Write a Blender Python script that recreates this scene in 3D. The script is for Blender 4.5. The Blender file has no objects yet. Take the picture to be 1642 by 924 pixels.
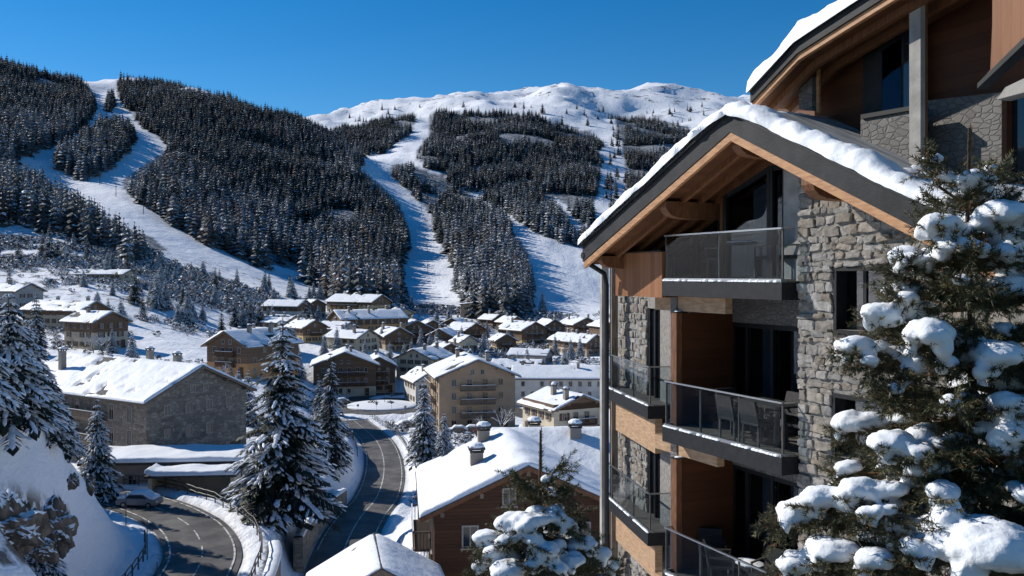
import bpy, math, random
import numpy as np
from mathutils import Vector, Matrix

random.seed(7)
RNG = np.random.default_rng(7)
SC = bpy.context.scene
COL = SC.collection
PI = math.pi
F, CX, HY = 1500.0, 821.0, 440.0        # focal length, optical axis and horizon of the photograph, in its pixels

# ------------------------------------------------------------------ camera, sky, sun, exposure
cam_d = bpy.data.cameras.new('camera')
cam = bpy.data.objects.new('camera', cam_d)
COL.objects.link(cam)
cam_d.sensor_width = 36.0
cam_d.lens = 36.0 * F / 1642.0
cam_d.shift_y = -(462.0 - HY) / 1642.0
cam_d.clip_start = 0.1
cam_d.clip_end = 20000
cam.rotation_euler = (math.radians(90), 0, 0)
SC.camera = cam

SUN_DIR = Vector((-0.86, 0.46, 0))      # towards the sun, on the ground
SUN_DIR.normalize()
SUN_EL = math.radians(31)
sun_vec = Vector((SUN_DIR.x * math.cos(SUN_EL), SUN_DIR.y * math.cos(SUN_EL), math.sin(SUN_EL)))
world = bpy.data.worlds.new('World')
SC.world = world
world.use_nodes = True
wn, wl = world.node_tree.nodes, world.node_tree.links
wn.clear()
sky = wn.new('ShaderNodeTexSky')
sky.sky_type = 'NISHITA'
sky.sun_disc = False
sky.sun_elevation = SUN_EL
sky.sun_rotation = math.atan2(SUN_DIR.x, SUN_DIR.y)
sky.altitude = 1800
sky.air_density = 1.0
sky.dust_density = 0.1
sky.ozone_density = 3.0
hsv = wn.new('ShaderNodeHueSaturation')
hsv.inputs['Saturation'].default_value = 1.40
bg = wn.new('ShaderNodeBackground')
bg.inputs['Strength'].default_value = 0.088
wo = wn.new('ShaderNodeOutputWorld')
wl.new(sky.outputs['Color'], hsv.inputs['Color'])
wl.new(hsv.outputs['Color'], bg.inputs['Color'])
wl.new(bg.outputs[0], wo.inputs['Surface'])

sun_d = bpy.data.lights.new('sun', 'SUN')
sun_d.energy = 4.6
sun_d.angle = math.radians(0.5)
sun_d.color = (1.0, 0.95, 0.87)
sun = bpy.data.objects.new('sun', sun_d)
COL.objects.link(sun)
sun.rotation_euler = (-sun_vec).to_track_quat('-Z', 'Y').to_euler()
sun.location = (-50, 20, 60)

SC.view_settings.view_transform = 'Standard'
SC.view_settings.look = 'None'
SC.view_settings.exposure = 0.32
SC.view_settings.gamma = 1.0
try:
    SC.cycles.max_bounces = 6
    SC.cycles.diffuse_bounces = 2
    SC.cycles.glossy_bounces = 3
    SC.cycles.transparent_max_bounces = 12
    SC.cycles.caustics_reflective = False
    SC.cycles.caustics_refractive = False
except Exception:
    pass


def at(px, py, Y):
    return Vector(((px - CX) / F * Y, Y, (HY - py) / F * Y))


# ------------------------------------------------------------------ noise
def _hash(ix, iy, seed):
    h = (ix.astype(np.int64) * 374761393 + iy.astype(np.int64) * 668265263 + seed * 974711) & 0x7fffffff
    h = ((h ^ (h >> 13)) * 1274126177) & 0x7fffffff
    return ((h ^ (h >> 16)) & 0xffff) / 65535.0


def vnoise(x, y, seed=0):
    x = np.asarray(x, float); y = np.asarray(y, float)
    ix = np.floor(x); iy = np.floor(y)
    fx = x - ix; fy = y - iy
    fx = fx * fx * (3 - 2 * fx); fy = fy * fy * (3 - 2 * fy)
    a = _hash(ix, iy, seed); b = _hash(ix + 1, iy, seed)
    c = _hash(ix, iy + 1, seed); d = _hash(ix + 1, iy + 1, seed)
    return (a + (b - a) * fx) * (1 - fy) + (c + (d - c) * fx) * fy


def fbm(x, y, seed=0, octv=4):
    s = 0; amp = 0.5
    x = np.asarray(x, float); y = np.asarray(y, float)
    for i in range(octv):
        s = s + amp * (vnoise(x, y, seed + i * 17) * 2 - 1)
        x = x * 2.03 + 11.3; y = y * 2.03 - 4.7; amp *= 0.5
    return s


# ------------------------------------------------------------------ materials
MATS = {}


def new_mat(key):
    m = bpy.data.materials.new(key)
    m.use_nodes = True
    nt = m.node_tree
    bs = nt.nodes['Principled BSDF']
    MATS[key] = m
    return m, nt.nodes, nt.links, bs


def mat(key, col, rough=0.8, col2=None, scale=6.0, bump=0.0, bscale=None, spec=0.3, metal=0.0, detail=5.0,
        stretch=(1, 1, 1), lo=0.35, hi=0.65):
    """A two-tone noise material with bump."""
    if key in MATS:
        return MATS[key]
    m, n, l, bs = new_mat(key)
    bs.inputs['Roughness'].default_value = rough
    bs.inputs['Specular IOR Level'].default_value = spec
    bs.inputs['Metallic'].default_value = metal
    tc = n.new('ShaderNodeTexCoord')
    mp = n.new('ShaderNodeMapping')
    mp.inputs['Scale'].default_value = stretch
    l.new(tc.outputs['Object'], mp.inputs['Vector'])
    no = n.new('ShaderNodeTexNoise')
    no.inputs['Scale'].default_value = scale
    no.inputs['Detail'].default_value = detail
    l.new(mp.outputs[0], no.inputs['Vector'])
    if col2:
        cr = n.new('ShaderNodeValToRGB')
        cr.color_ramp.elements[0].position = lo
        cr.color_ramp.elements[1].position = hi
        cr.color_ramp.elements[0].color = (*col, 1)
        cr.color_ramp.elements[1].color = (*col2, 1)
        l.new(no.outputs['Fac'], cr.inputs['Fac'])
        l.new(cr.outputs[0], bs.inputs['Base Color'])
    else:
        bs.inputs['Base Color'].default_value = (*col, 1)
    if bump:
        nb = n.new('ShaderNodeTexNoise')
        nb.inputs['Scale'].default_value = bscale or scale * 2
        nb.inputs['Detail'].default_value = 6
        l.new(mp.outputs[0], nb.inputs['Vector'])
        bp = n.new('ShaderNodeBump')
        bp.inputs['Strength'].default_value = 1.0
        bp.inputs['Distance'].default_value = bump
        l.new(nb.outputs['Fac'], bp.inputs['Height'])
        l.new(bp.outputs[0], bs.inputs['Normal'])
    return m


def plank_mat(key, col, col2, width=0.12, axis='X', gap=0.012, rough=0.6):
    """Boards: a per-board tone, fine grain along the board and a dark groove (real relief through bump)."""
    if key in MATS:
        return MATS[key]
    m, n, l, bs = new_mat(key)
    bs.inputs['Roughness'].default_value = rough
    bs.inputs['Specular IOR Level'].default_value = 0.25
    tc = n.new('ShaderNodeTexCoord')
    sp = n.new('ShaderNodeSeparateXYZ')
    l.new(tc.outputs['Object'], sp.inputs[0])
    dv = n.new('ShaderNodeMath'); dv.operation = 'DIVIDE'; dv.inputs[1].default_value = width
    l.new(sp.outputs[axis], dv.inputs[0])
    fl = n.new('ShaderNodeMath'); fl.operation = 'FLOOR'
    l.new(dv.outputs[0], fl.inputs[0])
    wn_ = n.new('ShaderNodeTexWhiteNoise'); wn_.noise_dimensions = '1D'
    l.new(fl.outputs[0], wn_.inputs['W'])
    mp = n.new('ShaderNodeMapping')
    st = {'X': (30, 30, 1.5), 'Z': (1.5, 1.5, 30), 'Y': (1.5, 30, 30)}[axis]
    mp.inputs['Scale'].default_value = st
    l.new(tc.outputs['Object'], mp.inputs['Vector'])
    no = n.new('ShaderNodeTexNoise'); no.inputs['Scale'].default_value = 1.0; no.inputs['Detail'].default_value = 6
    l.new(mp.outputs[0], no.inputs['Vector'])
    ad = n.new('ShaderNodeMath'); ad.operation = 'MULTIPLY_ADD'
    ad.inputs[1].default_value = 0.55
    l.new(wn_.outputs['Value'], ad.inputs[0])
    mu = n.new('ShaderNodeMath'); mu.operation = 'MULTIPLY'; mu.inputs[1].default_value = 0.6
    l.new(no.outputs['Fac'], mu.inputs[0])
    l.new(mu.outputs[0], ad.inputs[2])
    mx = n.new('ShaderNodeMixRGB')
    mx.inputs[1].default_value = (*col, 1); mx.inputs[2].default_value = (*col2, 1)
    l.new(ad.outputs[0], mx.inputs[0])
    l.new(mx.outputs[0], bs.inputs['Base Color'])
    fr = n.new('ShaderNodeMath'); fr.operation = 'FRACT'
    l.new(dv.outputs[0], fr.inputs[0])
    cp = n.new('ShaderNodeMath'); cp.operation = 'GREATER_THAN'; cp.inputs[1].default_value = gap / width
    l.new(fr.outputs[0], cp.inputs[0])
    a2 = n.new('ShaderNodeMath'); a2.operation = 'MULTIPLY_ADD'; a2.inputs[1].default_value = 0.15
    l.new(no.outputs['Fac'], a2.inputs[0]); l.new(cp.outputs[0], a2.inputs[2])
    bp = n.new('ShaderNodeBump'); bp.inputs['Distance'].default_value = 0.012; bp.inputs['Strength'].default_value = 1
    l.new(a2.outputs[0], bp.inputs['Height'])
    l.new(bp.outputs[0], bs.inputs['Normal'])
    return m


def masonry_mat(key, c1, c2, mortar, scale=2.2, bump=0.06):
    """Rubble stone for walls seen from far: voronoi cells as stones."""
    if key in MATS:
        return MATS[key]
    m, n, l, bs = new_mat(key)
    bs.inputs['Roughness'].default_value = 0.9
    tc = n.new('ShaderNodeTexCoord')
    mp = n.new('ShaderNodeMapping'); mp.inputs['Scale'].default_value = (1, 1, 1.7)
    l.new(tc.outputs['Object'], mp.inputs['Vector'])
    nz = n.new('ShaderNodeTexNoise'); nz.inputs['Scale'].default_value = 3
    l.new(mp.outputs[0], nz.inputs['Vector'])
    mixv = n.new('ShaderNodeMixRGB'); mixv.inputs[0].default_value = 0.08
    l.new(mp.outputs[0], mixv.inputs[1]); l.new(nz.outputs['Color'], mixv.inputs[2])
    v1 = n.new('ShaderNodeTexVoronoi'); v1.inputs['Scale'].default_value = scale
    l.new(mixv.outputs[0], v1.inputs['Vector'])
    v2 = n.new('ShaderNodeTexVoronoi'); v2.feature = 'DISTANCE_TO_EDGE'; v2.inputs['Scale'].default_value = scale
    l.new(mixv.outputs[0], v2.inputs['Vector'])
    mx = n.new('ShaderNodeMixRGB'); mx.inputs[1].default_value = (*c1, 1); mx.inputs[2].default_value = (*c2, 1)
    sep = n.new('ShaderNodeSeparateColor'); l.new(v1.outputs['Color'], sep.inputs[0])
    l.new(sep.outputs[0], mx.inputs[0])
    cr = n.new('ShaderNodeValToRGB'); cr.color_ramp.elements[0].position = 0.02; cr.color_ramp.elements[1].position = 0.1
    l.new(v2.outputs['Distance'], cr.inputs['Fac'])
    m2 = n.new('ShaderNodeMixRGB'); m2.inputs[1].default_value = (*mortar, 1)
    l.new(cr.outputs[0], m2.inputs[0]); l.new(mx.outputs[0], m2.inputs[2])
    l.new(m2.outputs[0], bs.inputs['Base Color'])
    bp = n.new('ShaderNodeBump'); bp.inputs['Distance'].default_value = bump
    l.new(cr.outputs[0], bp.inputs['Height']); l.new(bp.outputs[0], bs.inputs['Normal'])
    return m


def attr_mat(key, attr='tone', rough=0.9, bump=0.01, bscale=25, var=0.35):
    """Base colour from a per-stone colour attribute, broken up by noise."""
    m, n, l, bs = new_mat(key)
    bs.inputs['Roughness'].default_value = rough
    bs.inputs['Specular IOR Level'].default_value = 0.2
    at_ = n.new('ShaderNodeAttribute'); at_.attribute_name = attr
    tc = n.new('ShaderNodeTexCoord')
    no = n.new('ShaderNodeTexNoise'); no.inputs['Scale'].default_value = 9; no.inputs['Detail'].default_value = 8
    l.new(tc.outputs['Object'], no.inputs['Vector'])
    mr = n.new('ShaderNodeMapRange'); mr.inputs[1].default_value = 0.3; mr.inputs[2].default_value = 0.7
    mr.inputs[3].default_value = 1 - var; mr.inputs[4].default_value = 1 + var
    l.new(no.outputs['Fac'], mr.inputs[0])
    mx = n.new('ShaderNodeVectorMath'); mx.operation = 'SCALE'
    l.new(at_.outputs['Color'], mx.inputs[0]); l.new(mr.outputs[0], mx.inputs['Scale'])
    l.new(mx.outputs[0], bs.inputs['Base Color'])
    nb = n.new('ShaderNodeTexNoise'); nb.inputs['Scale'].default_value = bscale; nb.inputs['Detail'].default_value = 6
    l.new(tc.outputs['Object'], nb.inputs['Vector'])
    bp = n.new('ShaderNodeBump'); bp.inputs['Distance'].default_value = bump
    l.new(nb.outputs['Fac'], bp.inputs['Height']); l.new(bp.outputs[0], bs.inputs['Normal'])
    return m


def glass_mat(key, tint=(0.9, 0.95, 0.97), ior=1.5, base=0.0):
    m, n, l, bs = new_mat(key)
    n.remove(bs)
    out = n['Material Output']
    tr = n.new('ShaderNodeBsdfTransparent'); tr.inputs[0].default_value = (*tint, 1)
    gl = n.new('ShaderNodeBsdfGlossy'); gl.inputs['Roughness'].default_value = 0.02
    fr = n.new('ShaderNodeFresnel'); fr.inputs['IOR'].default_value = ior
    ad = n.new('ShaderNodeMath'); ad.operation = 'ADD'; ad.use_clamp = True; ad.inputs[1].default_value = base
    l.new(fr.outputs[0], ad.inputs[0])
    ge = n.new('ShaderNodeNewGeometry')            # a thin sheet: mirror only where light enters, not again on leaving
    fb = n.new('ShaderNodeMath'); fb.operation = 'SUBTRACT'; fb.inputs[0].default_value = 1.0
    l.new(ge.outputs['Backfacing'], fb.inputs[1])
    mf_ = n.new('ShaderNodeMath'); mf_.operation = 'MULTIPLY'
    l.new(ad.outputs[0], mf_.inputs[0]); l.new(fb.outputs[0], mf_.inputs[1])
    mx = n.new('ShaderNodeMixShader')
    l.new(mf_.outputs[0], mx.inputs[0]); l.new(tr.outputs[0], mx.inputs[1]); l.new(gl.outputs[0], mx.inputs[2])
    l.new(mx.outputs[0], out.inputs['Surface'])
    return m


def snow_mat(key, bump=0.02, bscale=3.0, rough=0.55, col=(0.80, 0.82, 0.85), fine=True):
    m, n, l, bs = new_mat(key)
    bs.inputs['Base Color'].default_value = (*col, 1)
    bs.inputs['Roughness'].default_value = rough
    bs.inputs['Specular IOR Level'].default_value = 0.25
    tc = n.new('ShaderNodeTexCoord')
    no = n.new('ShaderNodeTexNoise'); no.inputs['Scale'].default_value = bscale; no.inputs['Detail'].default_value = 8
    no.inputs['Roughness'].default_value = 0.6
    l.new(tc.outputs['Object'], no.inputs['Vector'])
    bp = n.new('ShaderNodeBump'); bp.inputs['Distance'].default_value = bump
    l.new(no.outputs['Fac'], bp.inputs['Height']); l.new(bp.outputs[0], bs.inputs['Normal'])
    return m


M = {}
M['snow'] = snow_mat('snow_fresh', 0.03, 4.0)
M['snow_far'] = snow_mat('snow_roof', 0.10, 1.2)
M['snow_tree'] = snow_mat('snow_tree', 0.01, 5.0, col=(0.74, 0.77, 0.82))
M['frost'] = mat('frost', (0.42, 0.43, 0.46), 0.8)
M['black'] = mat('black_metal', (0.007, 0.0075, 0.009), 0.55, (0.013, 0.014, 0.016), 8, spec=0.25)
M['fascia'] = mat('fascia_slate', (0.012, 0.0125, 0.014), 0.6, (0.024, 0.0245, 0.027), 3.5, 0.003, 25, spec=.2, stretch=(1, 1, 1))
M['rail_steel'] = mat('rail_steel', (0.35, 0.36, 0.37), 0.3, metal=0.9)
M['dark_steel'] = mat('dark_steel', (0.05, 0.048, 0.045), 0.5, (0.09, 0.08, 0.075), 5)
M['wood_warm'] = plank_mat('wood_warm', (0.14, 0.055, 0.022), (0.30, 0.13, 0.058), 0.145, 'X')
M['wood_beam'] = mat('wood_beam', (0.095, 0.036, 0.014), 0.6, (0.18, 0.076, 0.03), 3, 0.004, 30, stretch=(12, 12, 1.5))
M['wood_trim'] = mat('wood_trim', (0.29, 0.135, 0.058), 0.55, (0.43, 0.225, 0.105), 4, 0.003, 40, stretch=(1, 1, 6))
M['wood_tan'] = mat('wood_tan', (0.27, 0.165, 0.092), 0.65, (0.41, 0.27, 0.165), 4, 0.003, 40, stretch=(1, 1, 6))
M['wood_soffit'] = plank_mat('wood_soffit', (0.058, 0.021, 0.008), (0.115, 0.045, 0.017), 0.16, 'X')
M['wood_panel'] = plank_mat('wood_panel', (0.050, 0.016, 0.006), (0.095, 0.032, 0.012), 0.20, 'Z', 0.008)
M['wood_dark'] = plank_mat('wood_dark', (0.050, 0.020, 0.009), (0.12, 0.048, 0.020), 0.22, 'Z')
M['wood_village'] = plank_mat('wood_village', (0.080, 0.048, 0.029), (0.175, 0.108, 0.066), 0.25, 'Z')
M['wood_chalet'] = plank_mat('wood_chalet', (0.032, 0.013, 0.006), (0.085, 0.034, 0.014), 0.20, 'Z')
M['wood_grey'] = mat('wood_grey', (0.11, 0.085, 0.065), 0.8, (0.22, 0.17, 0.13), 3, 0.006, 20, stretch=(6, 6, 0.7))
M['deck'] = plank_mat('deck', (0.10, 0.085, 0.07), (0.17, 0.15, 0.13), 0.14, 'X')
M['stone_near'] = attr_mat('stone_near')
M['mortar'] = mat('mortar', (0.15, 0.14, 0.125), 0.95, (0.25, 0.23, 0.21), 12, 0.01)
M['frosted_slate'] = mat('frosted_slate', (0.15, 0.155, 0.16), 0.8, (0.46, 0.47, 0.48), 1.6, 0.004, 30, stretch=(.6, 5, 1), lo=.3, hi=.75)
M['stone_dark'] = masonry_mat('stone_dark', (0.12, 0.112, 0.105), (0.17, 0.160, 0.15), (0.11, 0.105, 0.10), 6.5, 0.010)
M['stone_house'] = masonry_mat('stone_house', (0.13, 0.11, 0.09), (0.30, 0.26, 0.21), (0.17, 0.15, 0.13), 1.5)
M['concrete'] = mat('concrete', (0.22, 0.21, 0.195), 0.85, (0.36, 0.345, 0.32), 2.5, 0.006, 20)
M['glass'] = glass_mat('rail_glass', (0.82, 0.86, 0.88), 1.24, 0.0)
M['window_glass_up'] = glass_mat('window_glass_up', (0.25, 0.3, 0.36), 1.6, 0.30)
M['window_glass'] = glass_mat('window_glass', (0.50, 0.54, 0.58), 1.55, 0.10)
M['pane'] = mat('pane_dark', (0.012, 0.015, 0.02), 0.08, spec=0.6)
M['curtain'] = mat('curtain', (0.40, 0.42, 0.46), 0.9, (0.52, 0.54, 0.58), 4, stretch=(8, 8, 0.2))
M['room'] = mat('room_dark', (0.05, 0.042, 0.036), 0.9, (0.08, 0.07, 0.06), 2)
M['asphalt'] = mat('asphalt', (0.050, 0.047, 0.046), 0.7, (0.115, 0.107, 0.10), 0.45, 0.01, 8, spec=0.35, detail=8)
def salt(m):
    """dried salt and grit on the carriageway"""
    n, l = m.node_tree.nodes, m.node_tree.links
    bs = n['Principled BSDF']; src = bs.inputs['Base Color'].links[0].from_socket
    tc = n.new('ShaderNodeTexCoord'); no = n.new('ShaderNodeTexNoise'); no.inputs['Scale'].default_value = .22; no.inputs['Detail'].default_value = 10; no.inputs['Roughness'].default_value = .7
    l.new(tc.outputs['Object'], no.inputs['Vector'])
    mr = n.new('ShaderNodeMapRange'); mr.inputs[1].default_value = .50; mr.inputs[2].default_value = .72; mr.inputs[4].default_value = .55; l.new(no.outputs['Fac'], mr.inputs[0])
    mx = n.new('ShaderNodeMixRGB'); mx.inputs[2].default_value = (.24, .225, .205, 1); l.new(mr.outputs[0], mx.inputs[0]); l.new(src, mx.inputs[1]); l.new(mx.outputs[0], bs.inputs['Base Color'])
salt(M['asphalt'])
M['paint'] = mat('road_paint', (0.10, 0.098, 0.095), 0.7, (0.58, 0.57, 0.54), 1.3, detail=9, lo=.34, hi=.56)
M['bark'] = mat('bark', (0.055, 0.036, 0.024), 0.9, (0.11, 0.075, 0.05), 6, 0.02, 20, stretch=(4, 4, 1))
M['twig'] = mat('twig', (0.15, 0.075, 0.035), 0.8, (0.22, 0.12, 0.06), 20)
M['needle'] = mat('needle_spruce', (0.022, 0.028, 0.020), 0.7, (0.050, 0.056, 0.040), 1.2)
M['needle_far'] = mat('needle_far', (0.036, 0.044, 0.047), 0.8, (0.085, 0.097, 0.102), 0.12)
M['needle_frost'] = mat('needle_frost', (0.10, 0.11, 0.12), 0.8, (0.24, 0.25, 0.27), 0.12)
M['needle_pine'] = mat('needle_pine', (0.034, 0.042, 0.020), 0.55, (0.115, 0.108, 0.050), 2.6)
M['needle_brown'] = mat('needle_brown', (0.16, 0.07, 0.03), 0.7)
M['shrub'] = mat('shrub_twigs', (0.055, 0.047, 0.042), 0.9, (0.12, 0.10, 0.09), 1.0)
M['larch'] = mat('larch_twigs', (0.10, 0.08, 0.07), 0.9, (0.17, 0.14, 0.12), 2)
def rock_mat():
    m = mat('rock', (0.035, 0.030, 0.026), 0.9, (0.19, 0.155, 0.12), 1.1, 0.10, 2.4, detail=10, stretch=(1.6, 1.6, .7))
    n, l = m.node_tree.nodes, m.node_tree.links
    bs = n['Principled BSDF']
    src = bs.inputs['Base Color'].links[0].from_socket
    g = n.new('ShaderNodeNewGeometry'); sp = n.new('ShaderNodeSeparateXYZ'); l.new(g.outputs['True Normal'], sp.inputs[0])
    tc = n.new('ShaderNodeTexCoord'); no = n.new('ShaderNodeTexNoise'); no.inputs['Scale'].default_value = 2.5; no.inputs['Detail'].default_value = 6
    l.new(tc.outputs['Object'], no.inputs['Vector'])
    ad = n.new('ShaderNodeMath'); ad.operation = 'MULTIPLY_ADD'; ad.inputs[1].default_value = 0.9; l.new(no.outputs['Fac'], ad.inputs[0]); l.new(sp.outputs['Z'], ad.inputs[2])
    mr = n.new('ShaderNodeMapRange'); mr.inputs[1].default_value = .78; mr.inputs[2].default_value = .86; l.new(ad.outputs[0], mr.inputs[0])
    mx = n.new('ShaderNodeMixRGB'); mx.inputs[2].default_value = (.80, .82, .85, 1); l.new(mr.outputs[0], mx.inputs[0]); l.new(src, mx.inputs[1]); l.new(mx.outputs[0], bs.inputs['Base Color'])
    return m
M['rock'] = rock_mat()
M['roof_dark'] = mat('roof_slate', (0.035, 0.034, 0.036), 0.8, (0.075, 0.07, 0.07), 2, 0.02, 8)
M['shutter'] = mat('shutter_brown', (0.07, 0.035, 0.02), 0.7, (0.11, 0.06, 0.035), 4)
M['frame_white'] = mat('frame_pale', (0.32, 0.29, 0.25), 0.7)
M['car_paint_dark'] = mat('car_paint_dark', (0.02, 0.023, 0.03), 0.25, spec=0.6)
M['car_paint_grey'] = mat('car_paint_grey', (0.22, 0.23, 0.25), 0.3, metal=0.4)
M['car_paint_red'] = mat('car_paint_red', (0.20, 0.025, 0.02), 0.3, spec=0.6)
M['rubber'] = mat('rubber', (0.015, 0.015, 0.015), 0.8)
M['wicker'] = mat('wicker_dark', (0.010, 0.010, 0.011), 0.7, (0.026, 0.026, 0.026), 30, 0.004, 60)
M['lamp_glass'] = mat('lamp_glass', (0.6, 0.6, 0.58), 0.3)


# ------------------------------------------------------------------ objects
def tag(o, label=None, cat=None, group=None, kind=None):
    if label: o['label'] = label
    if cat: o['category'] = cat
    if group: o['group'] = group
    if kind: o['kind'] = kind
    return o


def thing(name, label, cat, loc=(0, 0, 0), rz=0.0, group=None):
    o = bpy.data.objects.new(name, None)
    o.empty_display_size = 0.3
    o.location = loc
    o.rotation_euler = (0, 0, rz)
    COL.objects.link(o)
    return tag(o, label, cat, group)


def link(name, me, parent=None, loc=None, rz=None):
    o = bpy.data.objects.new(name, me)
    COL.objects.link(o)
    if parent is not None: o.parent = parent
    if loc is not None: o.location = loc
    if rz is not None: o.rotation_euler = (0, 0, rz)
    return o


def copy_tree(o, parent=None):
    c = o.copy()
    COL.objects.link(c)
    if parent is not None: c.parent = parent
    for ch in list(o.children): copy_tree(ch, c)
    return c


class MB:
    """Collects geometry; build() makes ONE mesh object of it."""
    def __init__(self):
        self.v = []; self.f = []; self.mi = []; self.tone = []; self.cur = 0; self.curtone = None

    def add(self, vs, fs):
        b = len(self.v)
        self.v.extend([tuple(p) for p in vs])
        for f in fs:
            self.f.append([i + b for i in f]); self.mi.append(self.cur); self.tone.append(self.curtone)

    def box(self, x0, x1, y0, y1, z0, z1):
        self.add([(x0, y0, z0), (x1, y0, z0), (x1, y1, z0), (x0, y1, z0), (x0, y0, z1), (x1, y0, z1), (x1, y1, z1), (x0, y1, z1)],
                 [(0, 3, 2, 1), (4, 5, 6, 7), (0, 1, 5, 4), (1, 2, 6, 5), (2, 3, 7, 6), (3, 0, 4, 7)])
        return self

    def hexa(self, p):
        self.add(p, [(0, 3, 2, 1), (4, 5, 6, 7), (0, 1, 5, 4), (1, 2, 6, 5), (2, 3, 7, 6), (3, 0, 4, 7)])
        return self

    def prism(self, poly, vec):
        """poly: list of 3D points; extruded by vec."""
        n = len(poly); vec = Vector(vec)
        top = [Vector(p) + vec for p in poly]
        fs = [list(range(n))[::-1], list(range(n, 2 * n))]
        for i in range(n):
            j = (i + 1) % n
            fs.append((i, j, n + j, n + i))
        self.add([tuple(p) for p in poly] + [tuple(p) for p in top], fs)
        return self

    def tube(self, pts, r, n=6, r1=None, cap=True):
        pts = [Vector(p) for p in pts]
        r1 = r if r1 is None else r1
        b = []
        for i, p in enumerate(pts):
            t = (pts[min(i + 1, len(pts) - 1)] - pts[max(i - 1, 0)])
            if t.length < 1e-9: t = Vector((0, 0, 1))
            t.normalize()
            a = Vector((0, 0, 1)) if abs(t.z) < 0.9 else Vector((1, 0, 0))
            s = t.cross(a).normalized(); u = s.cross(t)
            rr = r + (r1 - r) * i / max(1, len(pts) - 1)
            for k in range(n):
                an = 2 * PI * k / n
                b.append(p + s * (rr * math.cos(an)) + u * (rr * math.sin(an)))
        fs = []
        for i in range(len(pts) - 1):
            for k in range(n):
                k2 = (k + 1) % n
                fs.append((i * n + k, i * n + k2, (i + 1) * n + k2, (i + 1) * n + k))
        if cap:
            fs.append(tuple(range(n))[::-1]); fs.append(tuple((len(pts) - 1) * n + k for k in range(n)))
        self.add(b, fs)
        return self

    def ell(self, c, rx, ry, rz, seg=8, rings=5, rot=None, squash=1.0):
        vs = [Vector((0, 0, rz))]
        for i in range(1, rings):
            th = PI * i / rings
            for k in range(seg):
                an = 2 * PI * k / seg
                vs.append(Vector((rx * math.sin(th) * math.cos(an), ry * math.sin(th) * math.sin(an),
                                  rz * math.cos(th) * (1 if th < PI / 2 else squash))))
        vs.append(Vector((0, 0, -rz * squash)))
        fs = []
        for k in range(seg):
            fs.append((0, 1 + k, 1 + (k + 1) % seg))
        for i in range(rings - 2):
            for k in range(seg):
                a = 1 + i * seg + k; b2 = 1 + i * seg + (k + 1) % seg
                fs.append((a, a + seg, b2 + seg, b2))
        la = len(vs) - 1
        for k in range(seg):
            fs.append((la, la - seg + (k + 1) % seg, la - seg + k))
        c = Vector(c)
        if rot is not None: vs = [rot @ p for p in vs]
        self.add([c + p for p in vs], fs)
        return self

    def mesh(self, name, mats, smooth=False, inv=None):
        me = bpy.data.meshes.new(name)
        vs = self.v
        if inv is not None:
            a = np.array(vs, float)
            m = np.array(inv)
            vs = a @ m[:3, :3].T + m[:3, 3]
            vs = vs.tolist()
        me.from_pydata(vs, [], self.f)
        if not isinstance(mats, (list, tuple)): mats = [mats]
        for m_ in mats: me.materials.append(m_)
        if len(mats) > 1: me.polygons.foreach_set('material_index', self.mi)
        if any(t is not None for t in self.tone):
            ca = me.color_attributes.new('tone', 'FLOAT_COLOR', 'CORNER')
            cols = []
            for f, t in zip(self.f, self.tone):
                cols.extend([*(t or (0.3, 0.3, 0.3)), 1.0] * len(f))
            ca.data.foreach_set('color', cols)
        if smooth: me.polygons.foreach_set('use_smooth', [True] * len(me.polygons))
        me.update()
        return me

    def build(self, name, mats, parent=None, smooth=False, world=False):
        """world=True: the coordinates are world ones and are brought into the parent's frame."""
        inv = None
        if world and parent is not None:
            inv = world_matrix(parent).inverted()
        return link(name, self.mesh(name, mats, smooth, inv), parent)


def world_matrix(o):
    m = Matrix.LocRotScale(o.location, o.rotation_euler, o.scale)
    return world_matrix(o.parent) @ m if o.parent else m


def np_mesh(name, verts, faces, mats, smooth=True):
    me = bpy.data.meshes.new(name)
    verts = np.asarray(verts, np.float32); faces = np.asarray(faces, np.int32)
    nf, k = faces.shape
    me.vertices.add(len(verts)); me.vertices.foreach_set('co', verts.ravel())
    me.loops.add(nf * k); me.loops.foreach_set('vertex_index', faces.ravel())
    me.polygons.add(nf)
    me.polygons.foreach_set('loop_start', np.arange(0, nf * k, k, dtype=np.int32))
    me.polygons.foreach_set('use_smooth', [smooth] * nf)
    for m_ in (mats if isinstance(mats, (list, tuple)) else [mats]): me.materials.append(m_)
    me.update(calc_edges=True)
    me.validate()
    return me


def grid_faces(r, c):
    i = np.arange(r - 1)[:, None] * c + np.arange(c - 1)[None, :]
    return np.stack([i, i + 1, i + c + 1, i + c], -1).reshape(-1, 4)

# ------------------------------------------------------------------ the lie of the land
def smooth_line(pts, n=14):
    P = [np.array(p, float) for p in pts]
    out = []
    for i in range(len(P) - 1):
        p0 = P[max(i - 1, 0)]; p1 = P[i]; p2 = P[i + 1]; p3 = P[min(i + 2, len(P) - 1)]
        for k in range(n):
            t = k / n
            out.append(0.5 * ((2 * p1) + (-p0 + p2) * t + (2 * p0 - 5 * p1 + 4 * p2 - p3) * t * t + (-p0 + 3 * p1 - 3 * p2 + p3) * t ** 3))
    out.append(P[-1])
    return np.array(out)


def zline(L):          # (px, py, z) -> world
    out = []
    for px, py, z in L:
        Y = -z * F / (py - HY)
        out.append(((px - CX) / F * Y, Y, z))
    return out


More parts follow.
